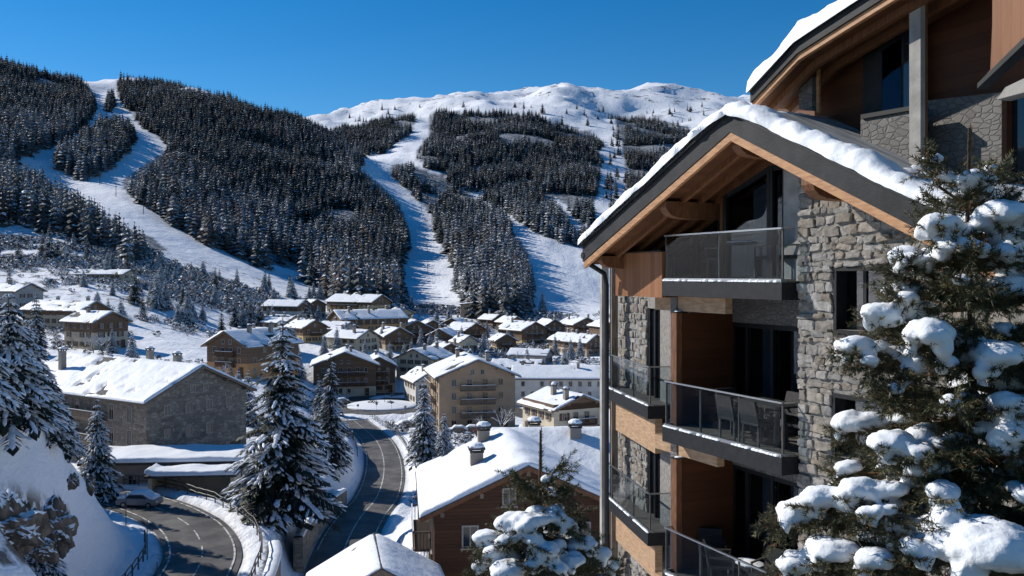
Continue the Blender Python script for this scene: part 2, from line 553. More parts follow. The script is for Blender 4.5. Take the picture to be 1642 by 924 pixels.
UPPER_ROAD = smooth_line(zline([(60, 792, -24), (120, 794, -24), (200, 801, -24), (252, 816, -24), (284, 831, -24), (308, 848, -24), (322, 871, -24),
                                (324, 895, -24), (313, 920, -24), (288, 960, -24), (240, 1040, -24), (160, 1180, -24)]))
LOWER_ROAD = smooth_line(zline([(566, 674, -34), (586, 690, -33.6), (604, 708, -33.1), (614, 732, -32.5), (615, 763, -31.5), (604, 798, -30.8),
                                (580, 828, -30.3), (560, 862, -29.8), (546, 905, -29.3), (543, 950, -28.8), (548, 1010, -28.3), (562, 1090, -28)]))
RB_C = at(612, 651, 242); RB_R, RB_I = 15.5, 9.0
FAR_ROAD = smooth_line([tuple(at(560, 645, 252)), tuple(at(590, 634, 262)), tuple(at(640, 632, 266)), tuple(at(700, 634, 262)), tuple(at(790, 648, 244)),
                        tuple(at(850, 668, 226))])
ROADS = [(UPPER_ROAD, 3.25), (LOWER_ROAD, 3.3), (FAR_ROAD, 3.0)]

CTRL = []
def cp(*a): CTRL.extend(a)
# near slope on the left, with the road cut below it
cp((-1500, 380, 40), (-300, 600, 40), (-300, 540, 60), (0, 924, 36), (0, 790, 44), (0, 690, 50), (60, 680, 57), (120, 745, 59), (172, 795, 62),
   (205, 860, 67), (120, 915, 49), (232, 930, 63), (0, 740, 82), (90, 785, 86), (-200, 640, 85), (160, 1000, 50), (-300, 1000, 30))
# benches round the roads and the houses
cp((300, 800, 105), (237, 748, 114), (381, 728, 128), (105, 722, 132), (452, 845, 95), (410, 838, 94), (500, 812, 108), (545, 778, 124), (430, 870, 88),
   (575, 722, 152), (560, 690, 200), (540, 660, 240), (640, 690, 206), (700, 695, 186), (760, 692, 190), (850, 660, 235), (950, 660, 235), (905, 706, 155), (680, 732, 140),
   (720, 1000, 60), (605, 886, 75), (570, 940, 58), (480, 1000, 53), (430, 995, 75), (900, 900, 75), (1000, 900, 60), (1200, 1100, 25),
   (1600, 1100, 20), (700, 1300, 25), (300, 1300, 30), (821, 1500, 18), (821, 2100, 8), (2000, 1500, 8), (-300, 1700, 10), (1300, 720, 100), (1300, 560, 250),
   (1700, 620, 100), (2500, 600, 60), (2500, 520, 250), (670, 790, 130), (700, 830, 95))
# village and lower slopes on the left
cp((330, 604, 200), (440, 604, 210), (95, 560, 230), (190, 558, 235), (20, 530, 262), (-100, 500, 280), (-300, 420, 300), (165, 446, 380), (60, 420, 420),
   (300, 480, 380), (350, 528, 330), (250, 505, 320), (200, 604, 180), (457, 516, 395), (570, 506, 425), (450, 474, 480), (580, 549, 345), (580, 563, 300),
   (570, 629, 258), (660, 614, 275), (735, 549, 405), (768, 513, 480), (835, 556, 388), (930, 546, 425), (750, 563, 335), (680, 546, 400), (880, 500, 600),
   (740, 500, 560), (640, 495, 520), (1000, 500, 600), (1100, 480, 600), (800, 602, 300), (900, 592, 300), (1500, 470, 500), (2500, 450, 500))
# the mountains: left summit, its long right shoulder, the bowl and ridge behind
cp((0, 400, 470), (0, 345, 560), (0, 300, 760), (0, 250, 900), (0, 180, 1300), (0, 108, 1900), (0, 150, 2400),
   (100, 395, 480), (100, 300, 850), (100, 215, 1200), (100, 128, 2000), (190, 420, 480), (190, 380, 600), (200, 330, 780), (200, 280, 950), (210, 230, 1200),
   (185, 180, 1600), (185, 124, 2100), (185, 160, 2600), (350, 440, 560), (350, 390, 750), (350, 330, 950), (350, 260, 1250), (340, 160, 2000), (350, 195, 2400),
   (500, 470, 640), (500, 430, 800), (500, 380, 980), (500, 300, 1280), (495, 204, 1750), (500, 232, 2050), (500, 200, 2700), (510, 190, 3000), (500, 215, 3600),
   (580, 440, 800), (580, 400, 950), (580, 330, 1200), (580, 262, 1500), (590, 258, 1750), (590, 240, 2050), (590, 200, 2700), (600, 170, 3200), (600, 200, 3900),
   (650, 470, 760), (650, 400, 1000), (640, 330, 1300), (640, 270, 1650), (650, 230, 2100), (680, 182, 2900), (690, 163, 3250), (690, 190, 3900),
   (740, 440, 850), (740, 370, 1150), (740, 300, 1550), (750, 220, 2150), (750, 168, 3000), (750, 156, 3300), (750, 190, 4000),
   (830, 470, 720), (830, 400, 950), (830, 350, 1200), (830, 290, 1600), (830, 200, 2400), (830, 160, 3150), (830, 150, 3450), (830, 185, 4100),
   (910, 480, 720), (910, 440, 850), (910, 390, 1050), (910, 340, 1300), (910, 250, 2000), (910, 190, 2650), (910, 147, 3400), (910, 180, 4100),
   (960, 160, 3300), (960, 152, 3500), (1020, 490, 750), (1020, 400, 1050), (1020, 300, 1700), (1020, 220, 2400), (1020, 172, 3200), (1025, 135, 3700), (1025, 170, 4300),
   (1100, 350, 1400), (1100, 205, 2700), (1100, 165, 3300), (1110, 147, 3650), (1110, 180, 4300), (1180, 150, 3650), (1400, 300, 1500), (1400, 170, 3300),
   (2500, 250, 2000), (2500, 180, 3200), (3200, 380, 500), (3200, 250, 2000),
   (-300, 300, 600), (-300, 200, 1000), (-300, 80, 1900), (-900, 200, 500), (-900, 110, 1000), (-900, 40, 1800), (-3500, 330, 120), (-3500, 200, 500), (-3500, 90, 1500), (-3500, 120, 3000), (-1500, 260, 200), (-1500, 150, 500), (-1500, 60, 1500), (-1500, 100, 3000))
for rd, _hw in ROADS:
    for p in rd[::12]:
        if p[1] > 30: cp((p[0] / p[1] * F + CX, HY - (p[2] + 0.1) / p[1] * F, p[1]))
CTRL = np.array(CTRL, float)


def warp(px, Y):
    return np.stack([np.asarray(px, float) / 330.0, np.log(np.asarray(Y, float)) * 1.7], -1)


_C = warp(CTRL[:, 0], CTRL[:, 2])
def _kern(a, b):
    d2 = ((a[:, None, :] - b[None, :, :]) ** 2).sum(-1)
    return np.sqrt(d2 + 0.012)
_n = len(_C)
_A = np.zeros((_n + 1, _n + 1)); _A[:_n, :_n] = _kern(_C, _C); _A[:_n, :_n] -= np.eye(_n) * 0.004
_A[_n, :_n] = 1; _A[:_n, _n] = 1
_W = np.linalg.solve(_A, np.concatenate([CTRL[:, 1], [0]]))


def base_z(x, y):
    x = np.atleast_1d(np.asarray(x, float)); y = np.maximum(np.atleast_1d(np.asarray(y, float)), 5.0)
    px = np.clip(x / y * F + CX, -4300, 3800)
    q = warp(px, y)
    out = np.empty(len(q))
    for i in range(0, len(q), 20000):
        out[i:i + 20000] = _kern(q[i:i + 20000], _C) @ _W[:-1] + _W[-1]
    z = (HY - out) / F * y
    amp = 0.10 + np.clip((y - 60) / 400, 0, 1) * 0.5 + np.clip((y - 500) / 1200, 0, 1) * 6 + np.clip((y - 1800) / 1500, 0, 1) * 10
    sc = 1.0 / (4 + np.clip((y - 60) / 400, 0, 1) * 14 + np.clip((y - 500) / 1200, 0, 1) * 110)
    sc = np.where(y < 60, 0.25, sc)
    # fixed-scale noises blended by distance (no seams)
    n1 = fbm(x / 5, y / 5, 3, 4) * 0.35
    n2 = fbm(x / 28, y / 28, 9, 4) * 1.6 * np.clip((y - 150) / 250, 0, 1)
    n3 = fbm(x / 160, y / 160, 5, 5) * 26 * np.clip((y - 550) / 1400, 0, 1)
    n4 = -np.abs(fbm(x / 420, y / 420, 21, 5)) * 110 * np.clip((y - 2300) / 900, 0, 1) + 22 * np.clip((y - 2300) / 900, 0, 1)
    return z + n1 + n2 + n3 + n4


def road_dist(x, y, rd):
    """distance to the road's centre line and the road's height there"""
    d = np.full(len(x), 1e9); zz = np.zeros(len(x))
    m = (y > rd[:, 1].min() - 25) & (y < rd[:, 1].max() + 25) & (x > rd[:, 0].min() - 25) & (x < rd[:, 0].max() + 25)
    idx = np.nonzero(m)[0]
    for s in range(0, len(idx), 5000):
        k = idx[s:s + 5000]
        best = np.full(len(k), 1e9); bz = np.zeros(len(k))
        for i in range(len(rd) - 1):
            a = rd[i]; b = rd[i + 1]; ab = b[:2] - a[:2]
            t = np.clip(((x[k] - a[0]) * ab[0] + (y[k] - a[1]) * ab[1]) / max(1e-9, ab @ ab), 0, 1)
            dd = np.hypot(x[k] - a[0] - t * ab[0], y[k] - a[1] - t * ab[1])
            w = dd < best
            best[w] = dd[w]; bz[w] = (a[2] + t * (b[2] - a[2]))[w]
        d[k] = best; zz[k] = bz
    return d, zz


def ground(x, y, full=False):
    x = np.atleast_1d(np.asarray(x, float)); y = np.atleast_1d(np.asarray(y, float))
    z = base_z(x, y)
    slush = np.zeros(len(z))
    # levelled ground of the roundabout
    d = np.hypot(x - RB_C.x, y - RB_C.y)
    t = np.clip((d - RB_R - 1.0) / 6, 0, 1)
    z = np.where(d < RB_R + 7, (RB_C.z - 0.15 + np.clip(d - RB_R, 0, 1) * 0.5) * (1 - t) + z * t, z)
    for rd, hw in ROADS:
        d, rz = road_dist(x, y, rd)
        e = d - hw
        bank = np.clip(e / 0.7, 0, 1) * (0.38 + 0.25 * fbm(x / 1.3, y / 1.3, 4, 3))
        t = np.clip((e - 0.9) / 1.8, 0, 1) if rd is LOWER_ROAD else np.clip((e - 1.6) / 4.0, 0, 1); t = t * t * (3 - 2 * t)
        near = e < 5.6
        z = np.where(near, (rz - 0.14 + bank) * (1 - t) + z * t, z)
        slush = np.maximum(slush, np.clip(1 - e / 0.9, 0, 1) * (e > -1))
    return (z, slush) if full else z


def gz(x, y): return float(ground([x], [y])[0])
def gp(px, Y):
    x = (px - CX) / F * Y
    return Vector((x, Y, gz(x, Y)))


def in_poly(px, py, poly):
    inside = np.zeros(len(px), bool)
    n = len(poly)
    for i in range(n):
        x1, y1 = poly[i]; x2, y2 = poly[(i + 1) % n]
        c = ((y1 > py) != (y2 > py))
        with np.errstate(divide='ignore', invalid='ignore'):
            xi = (x2 - x1) * (py - y1) / (y2 - y1 + 1e-12) + x1
        inside ^= c & (px < xi)
    return inside


# woods, given by their outline as seen (px, py) on the terrain
WOODS = {
    'upper_left': [(-4200, 40), (-1500, 50), (-400, 60), (-50, 95), (0, 98), (70, 115), (130, 132), (148, 150), (152, 176), (130, 205), (100, 225), (60, 237), (20, 250), (0, 262), (-50, 268), (-400, 280), (-1500, 300), (-4200, 330)],
    'island': [(85, 252), (90, 238), (120, 228), (150, 203), (185, 192), (205, 197), (218, 216), (190, 250), (160, 272), (125, 277), (95, 265)],
    'clump': [(169, 172), (172, 150), (184, 152), (186, 172)],
    'shoulder': [(190, 128), (260, 133), (330, 148), (420, 168), (490, 195), (540, 221), (583, 250), (572, 268), (602, 290), (640, 325), (658, 378), (652, 396),
                 (640, 420), (652, 468), (630, 474), (560, 465), (480, 437), (410, 416), (330, 384), (265, 345), (200, 304), (195, 288), (232, 265), (272, 238), (262, 222), (234, 207), (206, 178), (190, 160)],
    'lower_left': [(-400, 240), (0, 270), (40, 278), (80, 302), (130, 327), (170, 347), (200, 366), (250, 384), (268, 402), (200, 402), (140, 372), (80, 352), (0, 342), (-400, 330)],
    'strip': [(628, 266), (650, 262), (720, 287), (780, 332), (822, 356), (818, 366), (845, 400), (853, 438), (850, 470), (830, 496), (790, 498), (758, 490),
              (722, 455), (732, 430), (700, 380), (690, 340), (652, 302), (630, 284)],
    'bowl': [(690, 182), (760, 178), (860, 186), (900, 200), (945, 212), (965, 232), (962, 290), (946, 358), (905, 326), (884, 312), (905, 346), (908, 384),
             (880, 376), (822, 337), (760, 306), (720, 285), (668, 255), (668, 240), (690, 215)],
    'west_knoll': [(530, 212), (560, 202), (620, 192), (664, 180), (668, 196), (655, 214), (632, 226), (615, 243), (588, 244), (560, 226)],
    'east': [(985, 190), (1040, 190), (1090, 200), (1140, 230), (1300, 260), (1300, 420), (1060, 420), (1010, 330), (1004, 262)],
    'east_low': [(905, 372), (940, 366), (948, 378), (915, 392)],
}
# groomed runs kept free of trees
RUNS = [[(166, 118), (188, 118), (190, 150), (207, 180), (235, 207), (262, 222), (274, 238), (234, 266), (196, 288), (201, 305), (265, 346), (330, 386), (410, 418), (480, 439), (520, 462),
         (520, 475), (440, 465), (330, 425), (268, 402), (230, 372), (165, 330), (115, 305), (60, 268), (20, 258), (25, 248), (62, 238), (102, 226), (132, 206), (154, 178), (150, 150)],
        [(688, 155), (708, 160), (694, 185), (690, 215), (668, 240), (668, 255), (640, 262), (628, 268), (632, 284), (654, 302), (692, 340), (703, 380), (733, 430), (724, 455), (758, 490), (740, 505),
         (655, 505), (652, 468), (642, 420), (657, 395), (658, 378), (640, 325), (602, 290), (577, 265), (590, 246), (616, 244), (634, 228), (656, 214), (668, 196)],
        [(822, 357), (819, 366), (846, 400), (855, 438), (852, 470), (862, 505), (1000, 505), (965, 420), (945, 394), (905, 386), (880, 378), (850, 362)],
        [(975, 205), (1003, 200), (1000, 300), (985, 340), (950, 370), (958, 300)]]


def build_terrain():
    pxs = np.concatenate([np.arange(-4200, -120, 60), np.arange(-120, 1010, 5.0), np.arange(1010, 1420, 14), np.arange(1420, 3500, 80)])
    lny = np.concatenate([np.arange(math.log(6), math.log(34), 0.06), np.arange(math.log(34), math.log(270), 0.0085), np.arange(math.log(270), math.log(4700), 0.0125)])
    Y = np.exp(lny)
    PX, YY = np.meshgrid(pxs, Y)
    X = (PX - CX) / F * YY
    x = X.ravel(); y = YY.ravel()
    z, slush = ground(x, y, True)
    V = np.stack([x, y, z], -1)
    me = np_mesh('ground', V, grid_faces(len(Y), len(pxs)), M['terrain'])
    sx = x / y * F + CX; sy = HY - z / y * F
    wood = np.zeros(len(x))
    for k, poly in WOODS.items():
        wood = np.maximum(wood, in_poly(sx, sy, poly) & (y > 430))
    scrub = np.clip((1 - np.abs(sy - 440) / 130), 0, 1) * np.clip((620 - sx) / 200, 0, 1) * (y > 230) * (y < 620) * np.clip((sx + 500) / 200, 0, 1)
    crag = (in_poly(sx, sy, [(-60, 780), (20, 790), (55, 800), (112, 805), (106, 880), (70, 905), (-60, 905)]) & (y < 70)).astype(float)
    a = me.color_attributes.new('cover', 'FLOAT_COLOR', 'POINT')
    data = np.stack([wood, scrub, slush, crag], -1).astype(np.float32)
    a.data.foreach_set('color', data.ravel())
    o = link('ground', me)
    tag(o, kind='structure')
    return o


def terrain_mat():
    m, n, l, bs = new_mat('terrain')
    bs.inputs['Roughness'].default_value = 0.6
    bs.inputs['Specular IOR Level'].default_value = 0.2
    tc = n.new('ShaderNodeTexCoord')
    at_ = n.new('ShaderNodeAttribute'); at_.attribute_name = 'cover'
    sep = n.new('ShaderNodeSeparateColor'); l.new(at_.outputs['Color'], sep.inputs[0])

    def noise_(scale, detail=8, rough=0.6, stretch=None):
        t = n.new('ShaderNodeTexNoise'); t.inputs['Scale'].default_value = scale; t.inputs['Detail'].default_value = detail
        t.inputs['Roughness'].default_value = rough
        if stretch:
            mp = n.new('ShaderNodeMapping'); mp.inputs['Scale'].default_value = stretch
            l.new(tc.outputs['Object'], mp.inputs['Vector']); l.new(mp.outputs[0], t.inputs['Vector'])
        else:
            l.new(tc.outputs['Object'], t.inputs['Vector'])
        return t.outputs['Fac']

    def ramp(src, a, b):
        r = n.new('ShaderNodeMapRange'); r.inputs[1].default_value = a; r.inputs[2].default_value = b
        l.new(src, r.inputs[0]); return r.outputs[0]

    def mul(a, b):
        q = n.new('ShaderNodeMath'); q.operation = 'MULTIPLY'; q.use_clamp = True
        l.new(a, q.inputs[0])
        if isinstance(b, float): q.inputs[1].default_value = b
        else: l.new(b, q.inputs[1])
        return q.outputs[0]

    def mix(fac, a, b):
        q = n.new('ShaderNodeMixRGB'); l.new(fac, q.inputs[0])
        for i, v in ((1, a), (2, b)):
            if isinstance(v, tuple): q.inputs[i].default_value = (*v, 1)
            else: l.new(v, q.inputs[i])
        return q.outputs[0]

    snow = (0.80, 0.82, 0.86)
    litter_shade = mix(ramp(noise_(0.25), 0.40, 0.62), (0.055, 0.055, 0.052), (0.42, 0.44, 0.47))  # forest floor: needle litter over snow, with the trees' shade painted into the tone
    c = mix(sep.outputs[0], snow, litter_shade)
    scr = mix(ramp(noise_(0.9), 0.3, 0.7), (0.07, 0.058, 0.048), (0.17, 0.15, 0.13))
    c = mix(mul(sep.outputs[1], ramp(noise_(0.16, 9, 0.72), 0.53, 0.60)), c, scr)
    # bare rock where it is steep and high
    geo = n.new('ShaderNodeNewGeometry')
    sx = n.new('ShaderNodeSeparateXYZ'); l.new(geo.outputs['Normal'], sx.inputs[0])
    pos = n.new('ShaderNodeSeparateXYZ'); l.new(geo.outputs['Position'], pos.inputs[0])
    high = ramp(pos.outputs['Z'], 480, 600)
    rocky = mul(mul(ramp(noise_(0.018, 10, 0.75), 0.555, 0.605), high), 0.9)
    c = mix(rocky, c, (0.085, 0.08, 0.08))
    near_steep = mul(at_.outputs['Alpha'], ramp(sx.outputs['Z'], 0.92, 0.70))
    c = mix(mul(near_steep, ramp(noise_(0.8, 8), 0.42, 0.52)), c, mix(ramp(noise_(1.6), 0.35, 0.65), (0.06, 0.052, 0.045), (0.20, 0.17, 0.14)))
    slush = mix(ramp(noise_(1.5), 0.35, 0.65), (0.30, 0.285, 0.27), (0.66, 0.66, 0.67))
    c = mix(sep.outputs[2], c, slush)
    l.new(c, bs.inputs['Base Color'])
    b1 = n.new('ShaderNodeBump'); b1.inputs['Distance'].default_value = 0.16
    l.new(noise_(1.1, 8, 0.6), b1.inputs['Height'])
    b2 = n.new('ShaderNodeBump'); b2.inputs['Distance'].default_value = 1.6
    l.new(noise_(0.07, 8, 0.65, (1.0, 0.35, 1.0)), b2.inputs['Height']); l.new(b1.outputs[0], b2.inputs['Normal'])
    l.new(b2.outputs[0], bs.inputs['Normal'])
    return m


M['terrain'] = terrain_mat()
terrain = build_terrain()


def ribbon(name, rd, hw, m, lift=0.0, kind='structure', a=0, b=None, offset=0.0):
    rd = np.asarray(rd)[a:b]
    t = np.gradient(rd[:, :2], axis=0); t /= np.linalg.norm(t, axis=1)[:, None]
    nrm = np.stack([t[:, 1], -t[:, 0]], -1)          # to the right of travel
    cols = [-1, -0.5, 0, 0.5, 1]
    V = []
    for i in range(len(rd)):
        for c in cols:
            q = rd[i, :2] + nrm[i] * (offset + hw * c)
            V.append((q[0], q[1], rd[i, 2] + lift + (0.05 * (1 - c * c) if hw > 1 else 0.05)))
    return tag(link(name, np_mesh(name, V, grid_faces(len(rd), 5)[:, ::-1], m)), kind=kind)


def dashes(name, rd, off, w, on, gap, lift=0.022):
    rd = np.asarray(rd)
    seg = np.r_[0, np.cumsum(np.linalg.norm(np.diff(rd[:, :2], axis=0), axis=1))]
    V = []; Fc = []
    s = 0
    while s < seg[-1] - on:
        ts = np.linspace(s, s + on, max(3, int(on / 1.2)))
        P = np.stack([np.interp(ts, seg, rd[:, k]) for k in range(3)], -1)
        t = np.gradient(P[:, :2], axis=0); t /= np.linalg.norm(t, axis=1)[:, None]
        nr = np.stack([t[:, 1], -t[:, 0]], -1)
        b = len(V)
        for i in range(len(P)):
            for sgn in (-1, 1):
                q = P[i, :2] + nr[i] * (off + sgn * w)
                V.append((q[0], q[1], P[i, 2] + 0.05 + lift))
        for i in range(len(P) - 1):
            Fc.append((b + 2 * i + 1, b + 2 * i, b + 2 * i + 2, b + 2 * i + 3))
        s += on + gap
    return tag(link(name, np_mesh(name, V, Fc, M['paint'])), kind='structure')


ribbon('upper_road', UPPER_ROAD, 3.25, M['asphalt'])
ribbon('lower_road', LOWER_ROAD, 3.3, M['asphalt'], 0.004)
ribbon('far_road', FAR_ROAD, 3.0, M['asphalt'], 0.008)
dashes('road_marking', UPPER_ROAD, 0.0, 0.065, 3.4, 2.2)
dashes('road_marking', UPPER_ROAD, -2.65, 0.08, 60, 0.0)
dashes('road_marking', UPPER_ROAD, 2.65, 0.08, 60, 0.0)
dashes('road_marking', LOWER_ROAD, 0.0, 0.07, 30, 0.4)
dashes('road_marking', LOWER_ROAD, 2.85, 0.07, 60, 0.0)
dashes('road_marking', LOWER_ROAD, -2.85, 0.07, 60, 0.0)


def ring(name, c, r0, r1, z, m, seg=72, rows=3):
    V = []
    for i in range(seg + 1):
        an = 2 * PI * i / seg
        for k in range(rows):
            r = r0 + (r1 - r0) * k / (rows - 1)
            V.append((c.x + r * math.cos(an), c.y + r * math.sin(an), z))
    return tag(link(name, np_mesh(name, V, grid_faces(seg + 1, rows)[:, ::-1], m)), kind='structure')


ring('roundabout_road', RB_C, RB_I - 0.3, RB_R, RB_C.z + 0.03, M['asphalt'])
mb = MB()                                   # the snowy island: kerb, then a shallow dome
for i in range(48):
    a0, a1 = 2 * PI * i / 48, 2 * PI * (i + 1) / 48
    P = lambda r, a, z: (RB_C.x + r * math.cos(a), RB_C.y + r * math.sin(a), RB_C.z + z)
    prof = [(9.0, -0.1), (8.95, 0.28), (8.4, 0.45), (6.0, 0.75), (3.0, 0.95), (0.01, 1.0)]
    for (r0, z0), (r1, z1) in zip(prof, prof[1:]):
        mb.add([P(r0, a0, z0), P(r0, a1, z0), P(r1, a1, z1), P(r1, a0, z1)], [(0, 1, 2, 3)])
tag(mb.build('traffic_island', M['snow_far']), kind='structure')

# ------------------------------------------------------------------ trees
def conifer_low(seed, layers=8, nb=8, snow=0.3, slim=0.17):
    """A distant conifer, unit height: drooping star layers round a stem; some boughs carry snow."""
    r_ = random.Random(seed)
    b = MB()
    b.cur = 0
    b.tube([(0, 0, -0.05), (0, 0, 0.5), (0, 0, 0.98)], 0.016, 4, 0.003, cap=False)
    for i in range(layers):
        f = i / (layers - 1)
        z = 0.10 + 0.86 * f
        R = slim * ((1 - f) ** 0.8 * 0.95 + 0.07)
        ph = r_.random() * 6
        for k in range(nb):
            an = ph + 2 * PI * k / nb + r_.uniform(-.25, .25)
            rr = R * r_.uniform(0.72, 1.2)
            dz = rr * r_.uniform(0.35, 0.75)
            c, s = math.cos(an), math.sin(an)
            w = rr * r_.uniform(0.36, 0.55)
            p0 = (0.01 * c, 0.01 * s, z + 0.03)
            p1 = (c * rr * .6 - s * w, s * rr * .6 + c * w, z - dz * .55)
            p2 = (c * rr, s * rr, z - dz + r_.uniform(-.01, .02))
            p3 = (c * rr * .6 + s * w, s * rr * .6 - c * w, z - dz * .55)
            b.cur = 0
            b.add([p0, p1, p2, p3], [(0, 3, 2), (0, 2, 1)])
            if r_.random() < snow:
                b.cur = 1
                up = 0.012
                q = [(p[0] * g, p[1] * g, p[2] + up) for p, g in zip((p0, p1, p2, p3), (1, 0.86, 0.92, 0.86))]
                m = [(q[1][j] * .6 + q[0][j] * .4) for j in range(3)]
                m2 = [(q[3][j] * .6 + q[0][j] * .4) for j in range(3)]
                b.add([m, q[1], q[2], q[3], m2], [(0, 4, 3, 2, 1)])
    return b


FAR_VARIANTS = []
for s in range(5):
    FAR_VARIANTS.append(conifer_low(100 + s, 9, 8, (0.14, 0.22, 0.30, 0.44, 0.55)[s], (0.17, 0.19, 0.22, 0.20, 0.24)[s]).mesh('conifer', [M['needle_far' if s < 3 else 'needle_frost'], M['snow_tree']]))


def spruce(seed, H, R, layers=26, nb=10, snow=0.5, droop=0.55, skirt=0.07, lo=.66, hi=1.16):
    """A spruce in mid-distance: whorls of drooping boughs, each a rib of flat sprays, pads of snow on the tops."""
    r_ = random.Random(seed)
    b = MB()
    for i in range(layers):
        f = (i + r_.uniform(-.3, .3)) / layers
        f = min(max(f, 0), 0.985)
        z = H * (skirt + (1 - skirt) * f)
        base = R * ((1 - f) ** 0.82)
        n = max(4, int(nb * (0.55 + 0.6 * (1 - f))))
        ph = r_.random() * 6
        for k in range(n):
            an = ph + 2 * PI * (k + r_.uniform(-.3, .3)) / n
            rr = base * r_.uniform(lo, hi) + 0.12
            c, s = math.cos(an), math.sin(an)
            steps = max(3, int(3 + rr * 1.5))
            pts = []
            lift = r_.uniform(-.02, .2)
            for j in range(steps + 1):
                t = j / steps
                pts.append(Vector((c * rr * t, s * rr * t, z + rr * (lift * t - droop * t * t + 0.16 * max(0, t - .7)))))
            hassnow = r_.random() < snow
            for j in range(steps):
                p = pts[j]; q = pts[j + 1]
                t = (j + 0.5) / steps
                d = (q - p)
                ln = d.length
                L = rr * (0.44 * (1 - t) + 0.13) + 0.10
                side = Vector((-s, c, 0))
                b.cur = 0
                for sg in (-1, 1):
                    for rep in range(4):
                        o = p + d * r_.uniform(0, 1.0)
                        dirv = (side * sg * r_.uniform(.55, 1) + Vector((c, s, 0)) * r_.uniform(.45, .9) + Vector((0, 0, -r_.uniform(.12, .75)))).normalized()
                        tip = o + dirv * L * r_.uniform(.6, 1.15)
                        wv = Vector((c, s, -.4)).normalized() * (0.085 * L + 0.022)
                        mid = o.lerp(tip, .5)
                        b.add([o, mid - wv, tip, mid + wv + Vector((0, 0, 0.03))], [(0, 1, 2, 3)])
                if j == steps - 1:
                    tip = q + d * 0.8
                    sd = side * (0.09 * rr + 0.05)
                    b.add([p, q - sd, tip, q + sd], [(0, 1, 2, 3)])
                if hassnow and t > 0.22 and r_.random() < 0.8:
                    b.cur = 1
                    w = rr * (0.10 * (1.1 - t) + 0.035) * r_.uniform(.6, 1.4) + 0.035
                    rot = d.to_track_quat('X', 'Z').to_matrix()
                    b.ell((p + q) / 2 + Vector((0, 0, 0.05 + w * .16)), ln * r_.uniform(.6, 1.0), w * .8, w * .42 + 0.025, 6, 4, rot, .5)
                    if r_.random() < .8:
                        for sg in (-1, 1, -1, 1):
                            o = (p + q) / 2 + side * sg * w * r_.uniform(1.0, 3.2) + Vector((c, s, -.35)) * w * r_.uniform(0, 2)
                            b.ell(o, w * r_.uniform(.8, 1.6), w * r_.uniform(.18, .38), w * .16 + .02, 5, 3, rot @ Matrix.Rotation(sg * .7, 3, 'Z'), .5)
    b.cur = 0
    return b


def trunk_mesh(H, r, name='trunk'):
    b = MB()
    pts = [(0.03 * math.sin(z * 1.7), 0.03 * math.cos(z * 1.3), H * z) for z in np.linspace(-0.04, 0.97, 9)]
    b.tube(pts, r, 8, r * .08)
    return b.mesh(name, M['bark'], True)


for s in range(2):                       # larches: bare, brownish, hardly any snow
    FAR_VARIANTS.append(conifer_low(130 + s, 8, 7, 0.12, (0.20, 0.17)[s]).mesh('conifer', [M['larch'], M['snow_tree']]))
SPRUCE_KINDS = {}
def spruce_kind(key, *a, **k):
    H = a[1]
    SPRUCE_KINDS[key] = (spruce(*a, **k).mesh('crown', [M['needle'], M['snow_tree']]), trunk_mesh(H, 0.016 * H + 0.05), H)


spruce_kind('great', 11, 19.5, 5.2, 29, 10, 0.66, 0.46, 0.12, lo=.48, hi=1.2)
spruce_kind('tall', 12, 15.5, 2.9, 28, 11, 0.42, 0.60, 0.05)
spruce_kind('laden', 13, 12.0, 2.9, 22, 10, 0.85, 0.62, 0.04)
spruce_kind('dark', 14, 13.0, 2.6, 22, 10, 0.28, 0.52, 0.05)
spruce_kind('small', 15, 5.8, 1.9, 15, 9, 0.85, 0.50, 0.04)
spruce_kind('frosted', 16, 8.0, 2.8, 18, 11, 0.92, 0.66, 0.02)


def plant_spruce(key, p, H, label, group=None, rz=None, name='spruce_tree', wide=1.0):
    cr, tr, h0 = SPRUCE_KINDS[key]
    t = thing(name, label, 'tree', p, random.uniform(0, 6.28) if rz is None else rz, group)
    s = H / h0
    t.scale = (s * wide, s * wide, s)
    link('trunk', tr, t); link('crown', cr, t)
    return t


def from_px(px, py, Y):
    """Stand on the ground straight below/above the seen foot."""
    x = (px - CX) / F * Y
    return Vector((x, Y, gz(x, Y)))


# named conifers near the village (foot px, depth, height)
G1 = 'snowy spruces beside the roads'
plant_spruce('great', from_px(453, 845, 95), 22.6, 'tallest snow-laden spruce standing above the retaining wall between the two roads', G1, 0.4)
plant_spruce('tall', from_px(530, 790, 132), 16.5, 'slim tall spruce right behind the tallest spruce, beside the lower road', G1)
plant_spruce('tall', from_px(512, 780, 138), 12.0, 'shorter dark spruce half hidden behind the tallest spruce', G1)
plant_spruce('small', from_px(595, 872, 75), 6.1, 'small frosted fir between the lower road and the snowy hut roof', G1)
plant_spruce('laden', from_px(680, 730, 140), 12.0, 'snowy spruce right of the lower road bend in front of the apartment gable', G1)
plant_spruce('laden', from_px(712, 736, 137), 7.2, 'shorter snowy spruce next to the spruce in front of the apartment gable', G1)
plant_spruce('laden', from_px(156, 760, 100), 11.0, 'snowy spruce in front of the long balconied side of the stone house', G1, None)
plant_spruce('dark', from_px(58, 575, 215), 15.0, 'dark spruce beside the beige houses on the left slope', G1)
plant_spruce('dark', from_px(20, 580, 190), 13.0, 'spruce at the left edge below the beige houses', G1)
plant_spruce('laden', from_px(398, 650, 150), 9.0, 'small snowy spruce behind the right corner of the stone house', G1)
plant_spruce('laden', from_px(382, 640, 158), 8.0, 'smaller snowy spruce behind the roof end of the stone house', G1)
plant_spruce('laden', from_px(212, 600, 180), 9.0, 'snowy spruce on the slope above the stone house roof', G1)
plant_spruce('laden', from_px(180, 560, 222), 6.0, 'little snowy spruce in front of the gabled beige house', G1)
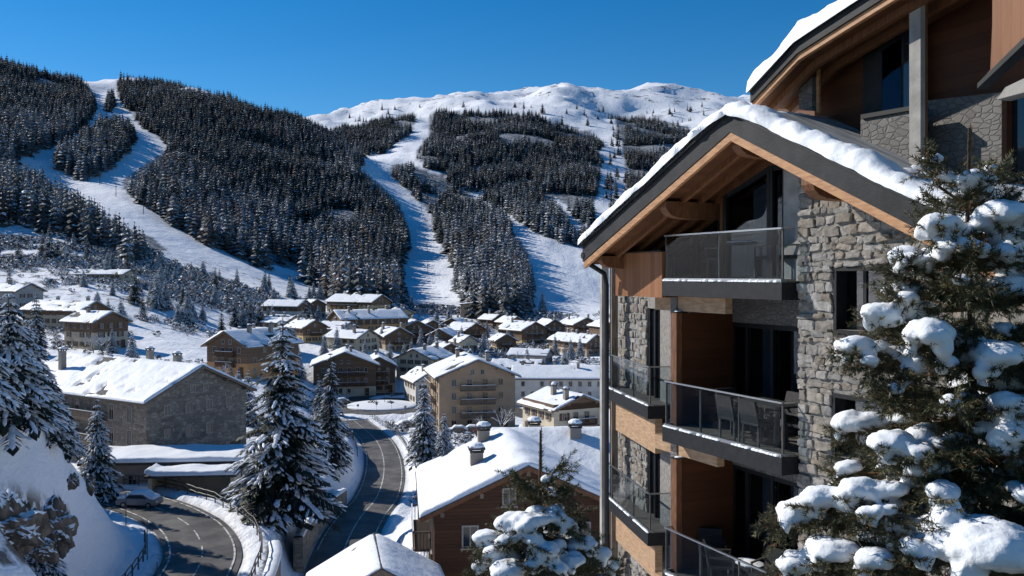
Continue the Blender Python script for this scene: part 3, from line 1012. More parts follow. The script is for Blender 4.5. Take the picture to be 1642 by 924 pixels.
for i, (px, Y, H, k) in enumerate([(2, 50, 6.6, 'frosted'), (36, 54, 5.6, 'frosted'), (62, 58, 4.6, 'frosted'), (-35, 47, 8.0, 'frosted'), (14, 58, 8.0, 'frosted'),
                                   (82, 66, 4.6, 'frosted'), (-70, 52, 8.0, 'frosted'), (45, 64, 6.6, 'frosted'), (10, 46, 3.2, 'frosted'), (34, 49, 2.8, 'frosted'), (98, 70, 4.4, 'frosted')]):
    lab = ['heavily frosted spruce at the left picture edge above the rocks', 'frosted spruce on the crest of the near left slope', 'low frosted spruce on the near left slope beside the bare snow',
           'heavily frosted spruce at the left picture edge above the rocks', 'tall frosted spruce rising behind the near left slope', 'frosted young spruce at the right end of the near slope trees',
           'heavily frosted spruce at the left picture edge above the rocks', 'frosted spruce on the crest of the near left slope', 'small frosted spruce just above the dark rocks', 'small frosted spruce just above the dark rocks',
           'frosted young spruce at the right end of the near slope trees'][i]
    plant_spruce(k, from_px(px, 0, Y), H, lab, 'frosted spruces on the near left slope', None, 'spruce_tree', 1.1)
for px, Y, H, lab in [(28, 92, 14, 'tall dark spruce behind the near left slope, left of the stone house'), (2, 88, 15, 'tall dark spruce at the left edge behind the frosted trees'), (58, 97, 12.5, 'dark spruce behind the crest of the near slope')]:
    plant_spruce('laden', from_px(px, 0, Y), H, lab, G1)
hill = [(c_, Y_, H_, k_) for c_, Y_, H_, k_ in zip(np.random.default_rng(4).uniform(100, 520, 70), np.random.default_rng(5).uniform(285, 520, 70), np.random.default_rng(6).uniform(5, 10, 70), ['laden', 'dark', 'frosted'] * 24)] + [(c_, Y_, 8, 'laden') for c_, Y_ in ((640, 330), (700, 340), (720, 290), (800, 270), (830, 300), (905, 300), (930, 330), (775, 340), (660, 300), (612, 320), (540, 300), (520, 290), (480, 260), (470, 230), (450, 250), (585, 285), (625, 290), (648, 292), (730, 268), (745, 262), (770, 300), (845, 310), (855, 330), (890, 345), (915, 325), (675, 345), (690, 330), (600, 360), (555, 330), (818, 390), (740, 380), (780, 420), (905, 410), (930, 450), (700, 460), (720, 470))] + [(80, 422, 17, 'dark'), (68, 425, 14, 'dark'), (92, 424, 12, 'dark'), (216, 330, 14, 'dark'), (252, 332, 14, 'laden'), (265, 340, 11, 'laden'), (243, 338, 10, 'laden'),
        (376, 350, 12, 'dark'), (388, 352, 10, 'laden'), (402, 352, 13, 'dark'), (416, 352, 12, 'dark'), (430, 372, 9, 'dark'),
        (490, 380, 15, 'dark'), (497, 378, 10, 'dark'), (30, 410, 13, 'dark'), (325, 340, 7, 'laden'), (300, 330, 6, 'laden'), (285, 318, 7, 'laden'),
        (345, 455, 11, 'dark'), (352, 470, 10, 'dark'), (380, 480, 11, 'dark'), (425, 500, 12, 'dark'), (465, 480, 12, 'dark'), (180, 420, 11, 'dark'), (205, 430, 12, 'dark'), (140, 440, 12, 'dark'),
        (15, 330, 10, 'dark'), (645, 510, 11, 'dark'), (660, 520, 9, 'laden'), (535, 470, 10, 'dark'), (625, 500, 12, 'laden'), (870, 590, 14, 'laden'), (850, 585, 12, 'laden')]
for px, Y, H, k in hill:
    where = 'left edge' if px < 120 else 'left slope above the stone house' if px < 340 else 'slope below the left ski run' if px < 525 else 'gardens of the village centre' if Y < 345 else 'upper village edge under the forest'
    look = {'dark': 'dark', 'laden': 'snow-laden', 'frosted': 'wholly rimed'}[k]
    plant_spruce(k, from_px(px, 0, Y), H, '%s conifer standing alone among snowy scrub, %s' % (look, where), '%s lone conifers, %s' % (look, where), None, 'conifer_tree')


def bare_tree(seed, H, spread=0.55, depth=5, r0=0.12):
    r_ = random.Random(seed)
    b = MB(); sn = MB()

    def grow(p, d, L, r, k):
        q = p + d * L
        b.cur = 0
        b.tube([p, p.lerp(q, .5) + Vector((r_.uniform(-1, 1), r_.uniform(-1, 1), 0)) * L * .05, q], r, 4, r * .65, cap=False)
        if k <= 3:                                          # rime along the top of the fine wood
            b.cur = 1
            b.tube([p + Vector((0, 0, r * 1.0)), q + Vector((0, 0, r * 1.0))], r * .95, 3, r * .8, cap=False)
        if k == 0: return
        for i in range(r_.choice((2, 3, 3))):
            ax = Vector((r_.uniform(-1, 1), r_.uniform(-1, 1), r_.uniform(-.4, .6))).normalized()
            nd = (d + ax * spread * r_.uniform(.7, 1.5) + Vector((0, 0, .1))).normalized()
            grow(p.lerp(q, r_.uniform(.55, 1)), nd, L * r_.uniform(.6, .85), r * .62, k - 1)
    grow(Vector((0, 0, -.2)), Vector((0, 0, 1)), H * .3, r0, depth)
    return b


BARE = [bare_tree(40 + i, 1.0, 0.6, 5, 0.022).mesh('bare_tree', [M['larch'], M['snow_tree']]) for i in range(3)]
def plant_bare(i, px, Y, H, label, group):
    p = from_px(px, 0, Y)
    o = link('bare_tree', BARE[i % 3], None, p, random.uniform(0, 6))
    o.scale = (H, H, H)
    return tag(o, label, 'tree', group)


GB = 'leafless rimed trees in the village'
for i, (px, Y, H, lab) in enumerate([
        (800, 166, 8.5, 'leafless rimed tree in front of the brown apartment gable'), (775, 168, 6.5, 'smaller leafless rimed tree left of the one by the apartment gable'),
        (165, 218, 9, 'leafless rimed tree beside the gabled beige house on the slope'), (150, 222, 7, 'thin leafless tree left of the rimed tree by the gabled beige house'),
        (355, 190, 7, 'leafless rimed tree in front of the orange house gable'), (690, 300, 7, 'leafless rimed tree among the middle village roofs'),
        (640, 470, 10, 'leafless rimed tree at the foot of the forest shoulder'), (672, 480, 9, 'leafless rimed tree at the foot of the middle ski run'),
        (610, 460, 9, 'leafless rimed tree behind the long beige hotel'), (230, 300, 8, 'leafless rimed tree on the left slope above the beige houses'),
        (300, 290, 6, 'small leafless tree on the terraces of the left slope'), (120, 150, 8, 'leafless rimed tree behind the long roof of the stone house'),
        (180, 140, 8, 'leafless rimed tree beside the ridge of the stone house')]):
    plant_bare(i, px, Y, H, lab, GB)


def shrub_mesh(seed):
    """A rimed bush: fine upright twigs and leaf-sized tufts through a rounded volume."""
    r_ = random.Random(seed)
    b = MB()
    for i in range(46):
        an = r_.random() * 6.28; rr = math.sqrt(r_.random()) * .55; z = r_.uniform(.05, .95) * (1 - .5 * rr)
        p = Vector((math.cos(an) * rr, math.sin(an) * rr, z))
        b.cur = 1 if (r_.random() < .30 + .25 * z) else 0
        d = Vector((r_.uniform(-1, 1), r_.uniform(-1, 1), r_.uniform(-.3, 1))).normalized() * r_.uniform(.1, .26)
        e = Vector((r_.uniform(-1, 1), r_.uniform(-1, 1), r_.uniform(-1, 1))).normalized() * r_.uniform(.05, .14)
        b.add([p - d, p - e, p + d, p + e], [(0, 1, 2, 3)])
    b.cur = 0
    for i in range(8):
        an = r_.random() * 6.28
        b.tube([(0, 0, -.05), (math.cos(an) * .2, math.sin(an) * .2, .4), (math.cos(an) * .45, math.sin(an) * .45, .85)], .012, 3, .004, cap=False)
    return b.mesh('shrub', [M['shrub'], M['snow_tree']])


SHRUBS = [shrub_mesh(70 + i) for i in range(4)]


def scatter(name, pts, scale, protos, kind='stuff', pick=None):
    """One object: points that carry instances of the given objects' meshes (geometry nodes)."""
    n = len(pts)
    me = bpy.data.meshes.new(name)
    me.vertices.add(n)
    me.vertices.foreach_set('co', np.asarray(pts, np.float32).ravel())
    a = me.attributes.new('size', 'FLOAT_VECTOR', 'POINT'); a.data.foreach_set('vector', np.asarray(scale, np.float32).ravel())
    a = me.attributes.new('turn', 'FLOAT', 'POINT'); a.data.foreach_set('value', RNG.uniform(0, 6.28, n).astype(np.float32))
    a = me.attributes.new('pick', 'INT', 'POINT'); a.data.foreach_set('value', (RNG.integers(0, len(protos), n) if pick is None else pick).astype(np.int32))
    o = link(name, me)
    ng = bpy.data.node_groups.new(name, 'GeometryNodeTree')
    ng.interface.new_socket('Geometry', in_out='INPUT', socket_type='NodeSocketGeometry')
    ng.interface.new_socket('Geometry', in_out='OUTPUT', socket_type='NodeSocketGeometry')
    N, L = ng.nodes, ng.links
    gi = N.new('NodeGroupInput'); go = N.new('NodeGroupOutput')
    jn = N.new('GeometryNodeJoinGeometry')
    for p in reversed(protos):
        oi = N.new('GeometryNodeObjectInfo'); oi.transform_space = 'ORIGINAL'
        oi.inputs['Object'].default_value = p
        oi.inputs['As Instance'].default_value = True
        L.new(oi.outputs['Geometry'], jn.inputs[0])
    ip = N.new('GeometryNodeInstanceOnPoints')
    ip.inputs['Pick Instance'].default_value = True

    def named(nm, typ):
        q = N.new('GeometryNodeInputNamedAttribute'); q.data_type = typ; q.inputs['Name'].default_value = nm
        return q.outputs['Attribute']
    cx = N.new('ShaderNodeCombineXYZ'); L.new(named('turn', 'FLOAT'), cx.inputs['Z'])
    er = N.new('FunctionNodeEulerToRotation'); L.new(cx.outputs[0], er.inputs[0])
    L.new(gi.outputs[0], ip.inputs['Points']); L.new(jn.outputs[0], ip.inputs['Instance'])
    L.new(named('pick', 'INT'), ip.inputs['Instance Index'])
    L.new(er.outputs[0], ip.inputs['Rotation']); L.new(named('size', 'FLOAT_VECTOR'), ip.inputs['Scale'])
    L.new(ip.outputs[0], go.inputs[0])
    md = o.modifiers.new('scatter', 'NODES'); md.node_group = ng
    return tag(o, kind=kind)


# forests: candidate points on a jittered grid, kept inside the seen outlines of the woods
def candidates(x0, x1, y0, y1, step):
    xs = np.arange(x0, x1, step); ys = np.arange(y0, y1, step)
    X, Yv = np.meshgrid(xs, ys)
    X = X.ravel() + RNG.uniform(-.48, .48, X.size) * step; Yv = Yv.ravel() + RNG.uniform(-.48, .48, Yv.size) * step
    px = X / Yv * F + CX
    k = (px > (-260 if step < 11 else -3600)) & (px < (1240 if step < 11 else -260))
    return X[k], Yv[k]


def forest_points():
    parts = []
    for (y0, y1, st) in ((430, 1000, 6.4), (1000, 1700, 7.6), (1700, 3500, 9.6)):
        x, y = candidates(-2300, 900, y0, y1, st)
        parts.append(np.stack([x, y], -1))
    x, y = candidates(-5200, -100, 430, 1900, 12.5)
    parts.append(np.stack([x, y], -1))
    xy = np.concatenate(parts)
    z = base_z(xy[:, 0], xy[:, 1])
    px = xy[:, 0] / xy[:, 1] * F + CX
    H = 20.0 + RNG.normal(0, 4.6, len(z)) + 5.0 * fbm(xy[:, 0] / 90, xy[:, 1] / 90, 31, 3)
    H = np.clip(H, 8, 30)
    py = HY - (z + H * 0.35) / xy[:, 1] * F
    wob = RNG.normal(0, 1.6, len(z)) + 13.0 * fbm(xy[:, 0] / 45, xy[:, 1] / 45, 77, 3)
    who = np.full(len(z), -1)
    for i, (k, poly) in enumerate(WOODS.items()):
        who[(who < 0) & in_poly(px + wob, py + wob * .5, poly)] = i
    isl = in_poly(px, py, WOODS['island']) | in_poly(px, py, WOODS['clump'])
    for poly in RUNS:
        for q in (.15, .55, .85):
            qy = HY - (z + H * q) / xy[:, 1] * F
            who[in_poly(px + wob * .25, qy + wob * .15, poly) & ~isl] = -1
    # the bowl: woods thin out upwards into single trees
    clear = fbm(xy[:, 0] / 70, xy[:, 1] / 110, 15, 4)
    thin = ((py < 205) & (px > 500) & (clear > -0.05)) | ((px > 660) & (py < 330) & (clear > 0.10)) | ((who == 3) & (clear > .27)) | ((px < 110) & (px > 60) & (py < 140) & (py > 115) & (clear > -.1)) \
        | ((px > 330) & (px < 500) & (py < 235) & (clear > 0.30)) | ((px > 1000) & (clear > .02) & (py < 330))
    who[thin] = -1
    # scattered pioneers above the tree line and along the lift
    lone = (RNG.random(len(z)) < 0.016) & (px > 520) & (px < 1150) & (py < 200) & (py > 168) & (clear > -.25)
    lone |= (RNG.random(len(z)) < 0.10) & (px > 968) & (px < 1012) & (py < 345) & (py > 205) & (np.abs((px - 984) - (py - 270) * -.10) < 9)
    who[lone] = 90
    k = who >= 0
    # cull what lies on the far side of a ridge
    return xy[k, 0], xy[k, 1], z[k], H[k], px[k], py[k], who[k]


fx, fy, fz, fH, fpx, fpy, fwho = forest_points()
vis = (fpx > -60) & (fpx < 1000)
order = np.argsort(-np.where(vis & (fpy < 520), fH / fy, 0))
NEAR = order[:235]
rest = np.ones(len(fx), bool); rest[NEAR] = False
WOOD_LABEL = {'upper_left': 'upper left forest above the left ski run', 'island': 'tree island between the two left ski runs', 'clump': 'little clump high on the left ski run',
              'shoulder': 'lower edge of the big forest shoulder', 'lower_left': 'lower left wood below the left ski run', 'strip': 'wooded strip between the two middle ski runs',
              'bowl': 'forest of the upper bowl', 'west_knoll': 'wooded knoll near the skyline', 'east': 'forest right of the lift line', 'east_low': 'low wood by the lift line'}
wl_names = list(WOODS.keys())
near_objs = []
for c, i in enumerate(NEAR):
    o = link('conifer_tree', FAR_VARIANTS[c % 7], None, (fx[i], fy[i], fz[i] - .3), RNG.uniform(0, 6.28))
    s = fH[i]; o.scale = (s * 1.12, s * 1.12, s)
    where = WOOD_LABEL[wl_names[fwho[i]]] if fwho[i] < 90 else 'skyline pioneers'
    look = 'dark snow-dusted conifer' if c % 7 < 3 else 'pale rimed conifer' if c % 7 < 5 else 'brownish bare larch'
    tag(o, '%s in the front rank, %s' % (look, where), 'tree', '%ss of the front rank, %s' % (look, where))
    near_objs.append(o)
frosty = .32 + 1.3 * fbm(fx / 120, fy / 160, 63, 4) + np.clip((1150 - fy) / 900, -.25, .45) + (fpy > 330) * .12
lar = (fbm(fx / 60, fy / 80, 91, 3) > .16) & (RNG.random(len(fx)) < .5)
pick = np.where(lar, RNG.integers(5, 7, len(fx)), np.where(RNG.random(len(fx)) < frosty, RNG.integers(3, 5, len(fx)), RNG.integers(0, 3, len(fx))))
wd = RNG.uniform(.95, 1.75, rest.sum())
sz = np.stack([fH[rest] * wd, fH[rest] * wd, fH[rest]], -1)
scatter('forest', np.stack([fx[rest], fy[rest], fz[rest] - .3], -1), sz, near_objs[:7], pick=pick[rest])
print('forest trees', len(fx))

# rimed scrub on the lower slopes and between the houses
sx_, sy_ = candidates(-420, 320, 95, 640, 2.6)
spx = sx_ / sy_ * F + CX
sz_ = ground(sx_, sy_)
spy = HY - sz_ / sy_ * F
dens = fbm(sx_ / 26, sy_ / 26, 51, 4)
prob = np.zeros(len(sx_))
slope = (sy_ > 215) & (spx < 560) & (spy > 320) & (spy < 560)
prob[slope] = np.clip(dens[slope] * 2.4 + 0.30, 0.02, .9)
low = in_poly(spx, spy, [(-300, 240), (0, 270), (80, 302), (200, 366), (300, 400), (420, 440), (520, 485), (300, 470), (140, 400), (0, 350), (-300, 340)]) & (sy_ > 400)
prob[low] = np.clip(dens[low] * 1.6 + .55, .12, .9)
vill = (sy_ > 225) & (sy_ < 560) & (spx > 500) & (spx < 1000)
prob[vill] = np.clip(dens[vill] * 2.0 + .30, 0, .75)
midv = (sy_ > 125) & (sy_ < 235) & (spx > -100) & (spx < 760)
prob[midv] = np.clip(dens[midv] * 2.0 + .22, 0, .65)
for rd, hw in ROADS:
    d, _ = road_dist(sx_, sy_, rd); prob[d < hw + 2.2] = 0
prob[np.hypot(sx_ - RB_C.x, sy_ - RB_C.y) < RB_R + 2] = 0
prob[in_poly(spx, spy, [(40, 262), (110, 250), (300, 360), (520, 465), (530, 492), (400, 466), (330, 442), (268, 418), (200, 372)])] = 0
keep = RNG.random(len(sx_)) < prob
seedobjs = []
for i in range(4):
    k = np.nonzero(keep & (sy_ > 240) & (sy_ < 420) & (spx > 150 + i * 40))[0][i]
    o = link('frosted_shrub', SHRUBS[i], None, (sx_[k], sy_[k], sz_[k]), i)
    o.scale = (2.4, 2.4, 2.2); keep[k] = False
    tag(o, 'rimed leafless shrub on the terraced left slope', 'shrub', 'rimed shrubs on the terraced slope')
    seedobjs.append(o)
ss = RNG.uniform(1.2, 3.0, keep.sum()) * np.clip(sy_[keep] / 330, .6, 1.5)
scatter('scrub', np.stack([sx_[keep], sy_[keep], sz_[keep] - .1], -1), np.stack([ss * 1.2, ss * 1.2, ss], -1), seedobjs)
print('shrubs', keep.sum())

# ------------------------------------------------------------------ snow lying on roofs, walls and ledges
def edge_space(n, L, e=0.10):
    """n+1 stations over 0..1 with tight ones at both rims"""
    k = min(0.45, e / L)
    return np.concatenate([[0, k * .15, k * .55], np.linspace(k, 1 - k, max(2, n)), [1 - k * .55, 1 - k * .15, 1]])


def snow_sheet(P, Lu, Lv, step, thick, amp, seed, edge=0.25, bare=-9.0, nscale=1.0, lip=0.0):
    """P(u,v) -> points of the surface below; the snow is raised straight up from it, rounded at the rims."""
    us = edge_space(int(Lu / step), Lu, edge); vs = edge_space(int(Lv / step), Lv, edge)
    U, V = np.meshgrid(us, vs)
    pos = P(U, V)
    du = np.minimum(U, 1 - U) * Lu; dv = np.minimum(V, 1 - V) * Lv
    d = np.minimum(du, dv)
    nz = fbm(U * Lu / nscale + seed * 7.1, V * Lv / nscale, seed, 4)
    t = thick * np.sqrt(np.clip(1 - (1 - np.clip(d / edge, 0, 1)) ** 2, 0, 1)) * (1 + amp * nz)
    hole = fbm(U * Lu / 1.5 + seed * 3.3, V * Lv / 2.4 + 5, seed + 50, 4)
    t = np.where(hole < bare, -0.05, t)
    t = np.where(d <= 1e-6, -0.04, t)
    pos = pos.copy()
    pos[..., 2] += t
    if lip:                                     # irregular overhang at the rims
        w = lip * (0.5 + fbm(U * Lu / .35, V * Lv / .35, seed + 9, 3)) * np.clip(1 - d / edge, 0, 1) * (d > 1e-6)
        gx = np.where(du < dv, np.sign(U - .5), 0); gy = np.where(dv <= du, np.sign(V - .5), 0)
        pu = P(np.clip(U + 1e-3, 0, 1.01), V) - P(U, V); pv = P(U, np.clip(V + 1e-3, 0, 1.01)) - P(U, V)
        pu /= np.linalg.norm(pu, axis=-1, keepdims=True) + 1e-9; pv /= np.linalg.norm(pv, axis=-1, keepdims=True) + 1e-9
        pos += pu * (gx * w)[..., None] + pv * (gy * w)[..., None]
    return pos.reshape(-1, 3), grid_faces(len(vs), len(us))


def snow_obj(name, parent, P, Lu, Lv, step, thick, amp, seed, mat_='snow_far', **k):
    v, f = snow_sheet(P, Lu, Lv, step, thick, amp, seed, **k)
    return link(name, np_mesh(name, v, f, M[mat_]), parent)


# ------------------------------------------------------------------ houses
WIN = {}
def win_mesh(w, h, style):
    key = (round(w, 2), round(h, 2), style)
    if key in WIN: return WIN[key]
    b = MB()
    fr = 0.09
    b.box(-w / 2, -w / 2 + fr, -.07, .03, 0, h).box(w / 2 - fr, w / 2, -.07, .03, 0, h)
    b.box(-w / 2 + fr, w / 2 - fr, -.069, .03, h - fr, h).box(-w / 2 + fr, w / 2 - fr, -.069, .03, 0, fr)
    b.box(-.03, .03, -.06, .02, fr, h - fr)
    b.box(-w / 2 - .08, w / 2 + .08, -.16, .0, -.09, -.004)
    b.cur = 1
    if style == 'shut':
        for s in (-1, 1):
            x0, x1 = sorted((s * (w / 2 + .02), s * (w / 2 + .02 + w * .48)))
            b.box(x0, x1, -.05, -.004, 0, h)
    p = MB(); p.box(-w / 2 + fr, w / 2 - fr, -.03, .01, fr, h - fr)
    f = MB()                                      # far version: all in one mesh
    f.v = list(b.v); f.f = [list(q) for q in b.f]; f.mi = list(b.mi); f.tone = list(b.tone)
    f.cur = 2; f.box(-w / 2 + fr, w / 2 - fr, -.03, .01, fr, h - fr)
    WIN[key] = (b.mesh('window', [M['frame_white'], M['shutter']]), p.mesh('pane', M['pane']), f.mesh('window', [M['frame_white'], M['shutter'], M['pane']]))
    return WIN[key]


def put_win(parent, x, y, z, rz, w, h, style, far, name='window'):
    fr, pn, fm = win_mesh(w, h, style)
    o = link(name, fm if far else fr, parent, (x, y, z), rz)
    if not far: link('pane', pn, o)
    return o


def plaster(key, c):
    return mat('plaster_' + key, tuple(v * .82 for v in c), 0.9, c, 0.5, 0.01, 6)


GH = 'houses and hotels of the ski village'


def house(name, label, cat, px, Y, rz, w, d, h, rise, wall, storeys=3, ov=0.9, nf=4, ns=4, balc=0.0, clad=None, clad_from=0.5, chim=1, base=5.0, bare=-0.27,
          style='shut', loc=None, group=GH, snow=0.34, side_balc=False, wsize=(0.95, 1.25), seed=None, plinth=None, roofwood=False, dormer=False, chims=None):
    rz = math.radians(rz)
    p = from_px(px, 0, Y) if loc is None else Vector(loc)
    far = p.y > 290
    seed = int(px * 3 + Y) % 1000 if seed is None else seed
    r_ = random.Random(seed)
    t = thing(name, label, cat, p, rz, group)
    # walls, gable front at y=0, depth towards +y
    b = MB()
    b.prism([(-w / 2, 0, -base), (w / 2, 0, -base), (w / 2, 0, h), (0, 0, h + rise), (-w / 2, 0, h)], (0, d, 0))
    b.build('wall', wall, t)
    if plinth is not None:
        q = MB()
        q.box(-w / 2 - .08, w / 2 + .08, -.08, d + .08, -base, h / storeys * .9)
        q.build('plinth', plinth, t)
    if clad is not None:
        z0 = h * clad_from
        q = MB()
        q.prism([(-w / 2 - .03, -.07, z0), (w / 2 + .03, -.07, z0), (w / 2 + .03, -.07, h - .01), (0, -.07, h + rise - .03), (-w / 2 - .03, -.07, h - .01)], (0, .066, 0))
        for s in (-1, 1):
            xa, xb = sorted((s * (w / 2 + .004), s * (w / 2 + .07)))
            q.box(xa, xb, -.05, d, z0, h - .02)
        q.build('timber_cladding', clad, t)
    # roof: two slabs meeting at the ridge
    W = w / 2 + ov; sl = rise / (w / 2)
    th = 0.24
    ze = h - ov * sl
    b = MB()
    for s in (-1, 1):
        poly = [(0, -ov, h + rise + .02), (s * W, -ov, ze + .02), (s * W, -ov, ze + .02 + th), (0, -ov, h + rise + .02 + th)]
        if s > 0: poly = poly[::-1]
        b.prism(poly, (0, d + 2 * ov, 0))
    roof = b.build('roof', [M['wood_grey'] if not roofwood else M['wood_beam']], t)
    tl = MB()                                                      # roof covering, proud of the timber
    for s in (-1, 1):
        poly = [(0, -ov - .04, h + rise + .024 + th), (s * (W + .04), -ov - .04, ze + .024 + th - .04 * sl), (s * (W + .04), -ov - .04, ze + .094 + th - .04 * sl), (0, -ov - .04, h + rise + .094 + th)]
        if s > 0: poly = poly[::-1]
        tl.prism(poly, (0, d + 2 * ov + .08, 0))
    tl.build('slates', M['roof_dark'], roof)
    zr = h + rise + .1 + th

    def P(U, V):
        x = (U * 2 - 1) * W
        return np.stack([x, -ov + V * (d + 2 * ov), zr - np.sqrt((sl * x) ** 2 + .01)], -1)
    step = 0.45 if p.y < 130 else 0.7 if p.y < 290 else 1.1
    snow_obj('roof_snow', roof, P, 2 * W, d + 2 * ov, step, snow * .75, .45, seed, edge=.25, bare=bare, nscale=2.5 if p.y > 130 else 1.6)
    # rafters and purlin ends under the verge
    for xx in (-.92, -.5, 0, .5, .92):
        rf = MB()
        z1 = h + rise - abs(xx) * (w / 2) * sl - .02
        rf.box(xx * w / 2 - .1, xx * w / 2 + .1, -ov + .1, -.004, z1 - .26, z1)
        rf.build('purlin', M['wood_grey'], roof)
    for k in range(chim):
        cx = r_.uniform(-.28, .28) * w; cy = d * (k + .5 + r_.uniform(-.2, .2)) / max(1, chim)
        if chims is not None: cx, cy = chims[k]
        zt = h + rise + 1.0 + r_.uniform(0, .3) - (abs(cx) * sl * .75 if chims is not None else 0); zb = h + rise - abs(cx) * sl - .3
        c = MB(); c.box(-.38, .38, -.38, .38, 0, zt - zb)
        co = c.build('chimney', plaster('chimney', (.30, .26, .22)), roof); co.location = (cx, cy, zb)
        cc = MB(); cc.box(-.5, .5, -.5, .5, zt - zb + .18, zt - zb + .28)
        for sx in (-.36, .36):
            for sy in (-.36, .36): cc.box(sx - .07, sx + .07, sy - .07, sy + .07, zt - zb + .003, zt - zb + .177)
        cc.cur = 1; cc.ell((0, 0, zt - zb + .3), .5, .5, .3, 10, 5, None, .1)
        cc2 = cc.build('chimney_cap', [M['roof_dark'], M['snow_far']], roof); cc2.location = (cx, cy, zb)
    # windows
    fh = h / storeys
    ww, wh = wsize
    span = w * .82
    inb = lambda x: balc and abs(x) < balc / 2
    for s in range(storeys):
        z = s * fh + fh * .30
        for k in range(nf):
            x = (k + .5) / nf * span - span / 2
            if r_.random() < .08: continue
            if inb(x) and s > 0:
                put_win(t, x, -.075 if clad is not None and z > h * clad_from - .5 else -.004, s * fh + .12, 0, ww * 1.05, min(2.05, fh * .78), 'plain', far, 'balcony_door')
            else:
                put_win(t, x, -.075 if clad is not None and z > h * clad_from - .05 else (-.085 if plinth is not None and s == 0 else -.004), z, 0, ww, wh, style, far)
    if rise > 2.2:
        for x in ((-1.0, 1.0) if w > 10 else (0,)):
            put_win(t, x, -.075 if clad is not None else -.004, h + rise * .12, 0, .8, 1.0, 'plain', far)
    for sd, an in ((-1, -PI / 2), (1, PI / 2)):
        for s in range(storeys):
            for k in range(ns):
                if r_.random() < .10: continue
                y = (k + .5) / ns * d * .9 + d * .05
                z = s * fh + fh * .30
                off = .074 if clad is not None and z > h * clad_from - .05 else (.085 if plinth is not None and s == 0 else .004)
                if side_balc and sd < 0 and s > 0 and k % 3 != 2:
                    put_win(t, sd * (w / 2 + off), y, s * fh + .12, an, ww * 1.05, min(2.05, fh * .78), 'plain', far, 'balcony_door')
                else:
                    put_win(t, sd * (w / 2 + off), y, z, an, ww, wh, style, far)

    def balcony(x0, x1, z, side=None):
        q = MB()
        L = x1 - x0
        q.box(x0, x1, -1.15, -.004, z - .16, z)
        q.box(x0, x1, -1.17, -1.09, z + .92, z + 1.02)
        q.box(x0, x1, -1.16, -1.10, z + .10, z + .18)
        n = max(3, int(L / (.16 if not far else .3)))
        for i in range(n + 1):
            xx = x0 + .05 + (L - .1) * i / n
            q.box(xx - .045, xx + .045, -1.15, -1.11, z + .181, z + .919)
        for xx in (x0, x1 - .07):
            q.box(xx, xx + .07, -1.089, -.004, z + .92, z + 1.02)
            for i in range(5): q.box(xx + .015, xx + .055, -.95 + i * .2, -.90 + i * .2, z + .003, z + .918)
        q.cur = 1; q.box(x0 + .05, x1 - .05, -1.16, -1.10, z + 1.022, z + 1.085)
        return q.build('balcony', [M['wood_grey'] if clad is None else M['shutter'], M['snow_far']], t)
    if balc:
        for s in range(1, storeys): balcony(-balc / 2, balc / 2, s * fh)
    if side_balc:
        for s in range(1, storeys):
            o = balcony(-d * .42, d * .22, s * fh)
            o.location = (-w / 2, d / 2, 0); o.rotation_euler = (0, 0, -PI / 2)
    dr = MB(); dr.box(-.55, .55, -.09, -.006, 0.0, 2.1)
    do = dr.build('door', M['shutter'], t); do.location = (w * .36, -.086 if plinth is not None else 0, 0.05)
    return t


ST = M['stone_house']
stone = house('stone_house', 'long grey rubble stone house with a snowy gable roof beside the upper road', 'house', 0, 0, 55.7, 15.4, 30, 9.0, 3.5, ST, 3, 1.0, 4, 7, 0, None, chim=3, base=5,
              loc=(-40.6, 121.3, -24.6), side_balc=True, style='plain', wsize=(1.0, 1.3), seed=5, snow=.42, bare=-.36)
BEI = plaster('beige', (.52, .44, .32)); CRM = plaster('cream', (.56, .48, .36)); OCH = plaster('ochre', (.56, .41, .21)); ORG = plaster('orange', (.52, .27, .12))
BRN = plaster('brown', (.42, .32, .225)); WHT = plaster('white', (.56, .54, .50)); GRY = plaster('grey', (.34, .33, .32))
WD = M['wood_village']; WW = M['wood_warm']
house('village_house', 'tawny chalet with arched attic windows left of the tallest spruce', 'house', 364, 200, -28, 11.5, 16, 6.6, 2.9, ORG, 3, 1.0, 4, 5, 5, WD, .45, 2, style='plain')
house('village_house', 'beige house with its small gable turned right, on the left slope below the longer house', 'house', 178, 232, 58, 9.5, 12, 6.8, 2.2, BEI, 3, .9, 3, 4, 0, WD, .62, 1)
house('village_house', 'long beige house with shrubs before its snowy roof on the left slope', 'house', 152, 264, 62, 9.5, 25, 6.5, 2.3, BEI, 3, .9, 3, 8, 0, WD, .8, 2)
house('village_house', 'grey house cut by the left picture edge on the slope', 'house', 48, 300, 66, 10, 26, 6, 2.2, GRY, 2, .9, 3, 7, 0, None, chim=1)
house('village_house', 'low terraced house highest on the left slope', 'house', 208, 382, 74, 9, 24, 4.4, 1.6, BEI, 2, .8, 2, 9, 0, None, chim=1)
house('village_house', 'white long house beside dark conifers under the left ski run', 'house', 488, 390, 68, 10, 17, 8.4, 2.4, WHT, 3, .8, 3, 6, 0, WD, .75, 2)
house('village_hotel', 'long ochre hotel at the foot of the forest shoulder', 'hotel', 611, 425, 58, 13, 27, 9.0, 3.0, OCH, 4, .9, 4, 8, 0, WD, .85, 3, side_balc=True)
house('village_house', 'small house squeezed between the white house and the ochre hotel', 'house', 508, 410, 30, 8, 9, 6, 2.2, BRN, 2, .8, 2, 3, 0, WD, .5, 1)
house('village_hotel', 'long hotel with a bright orange gable below the ochre hotel', 'hotel', 538, 350, -57, 12.5, 26, 7.4, 2.9, ORG, 3, .9, 4, 8, 5, WD, .7, 3)
house('village_house', 'dark timber gable at the right end of the orange hotel', 'house', 668, 362, 16, 13, 13, 6.2, 3.2, BRN, 3, 1.0, 4, 4, 7, WD, .4, 2)
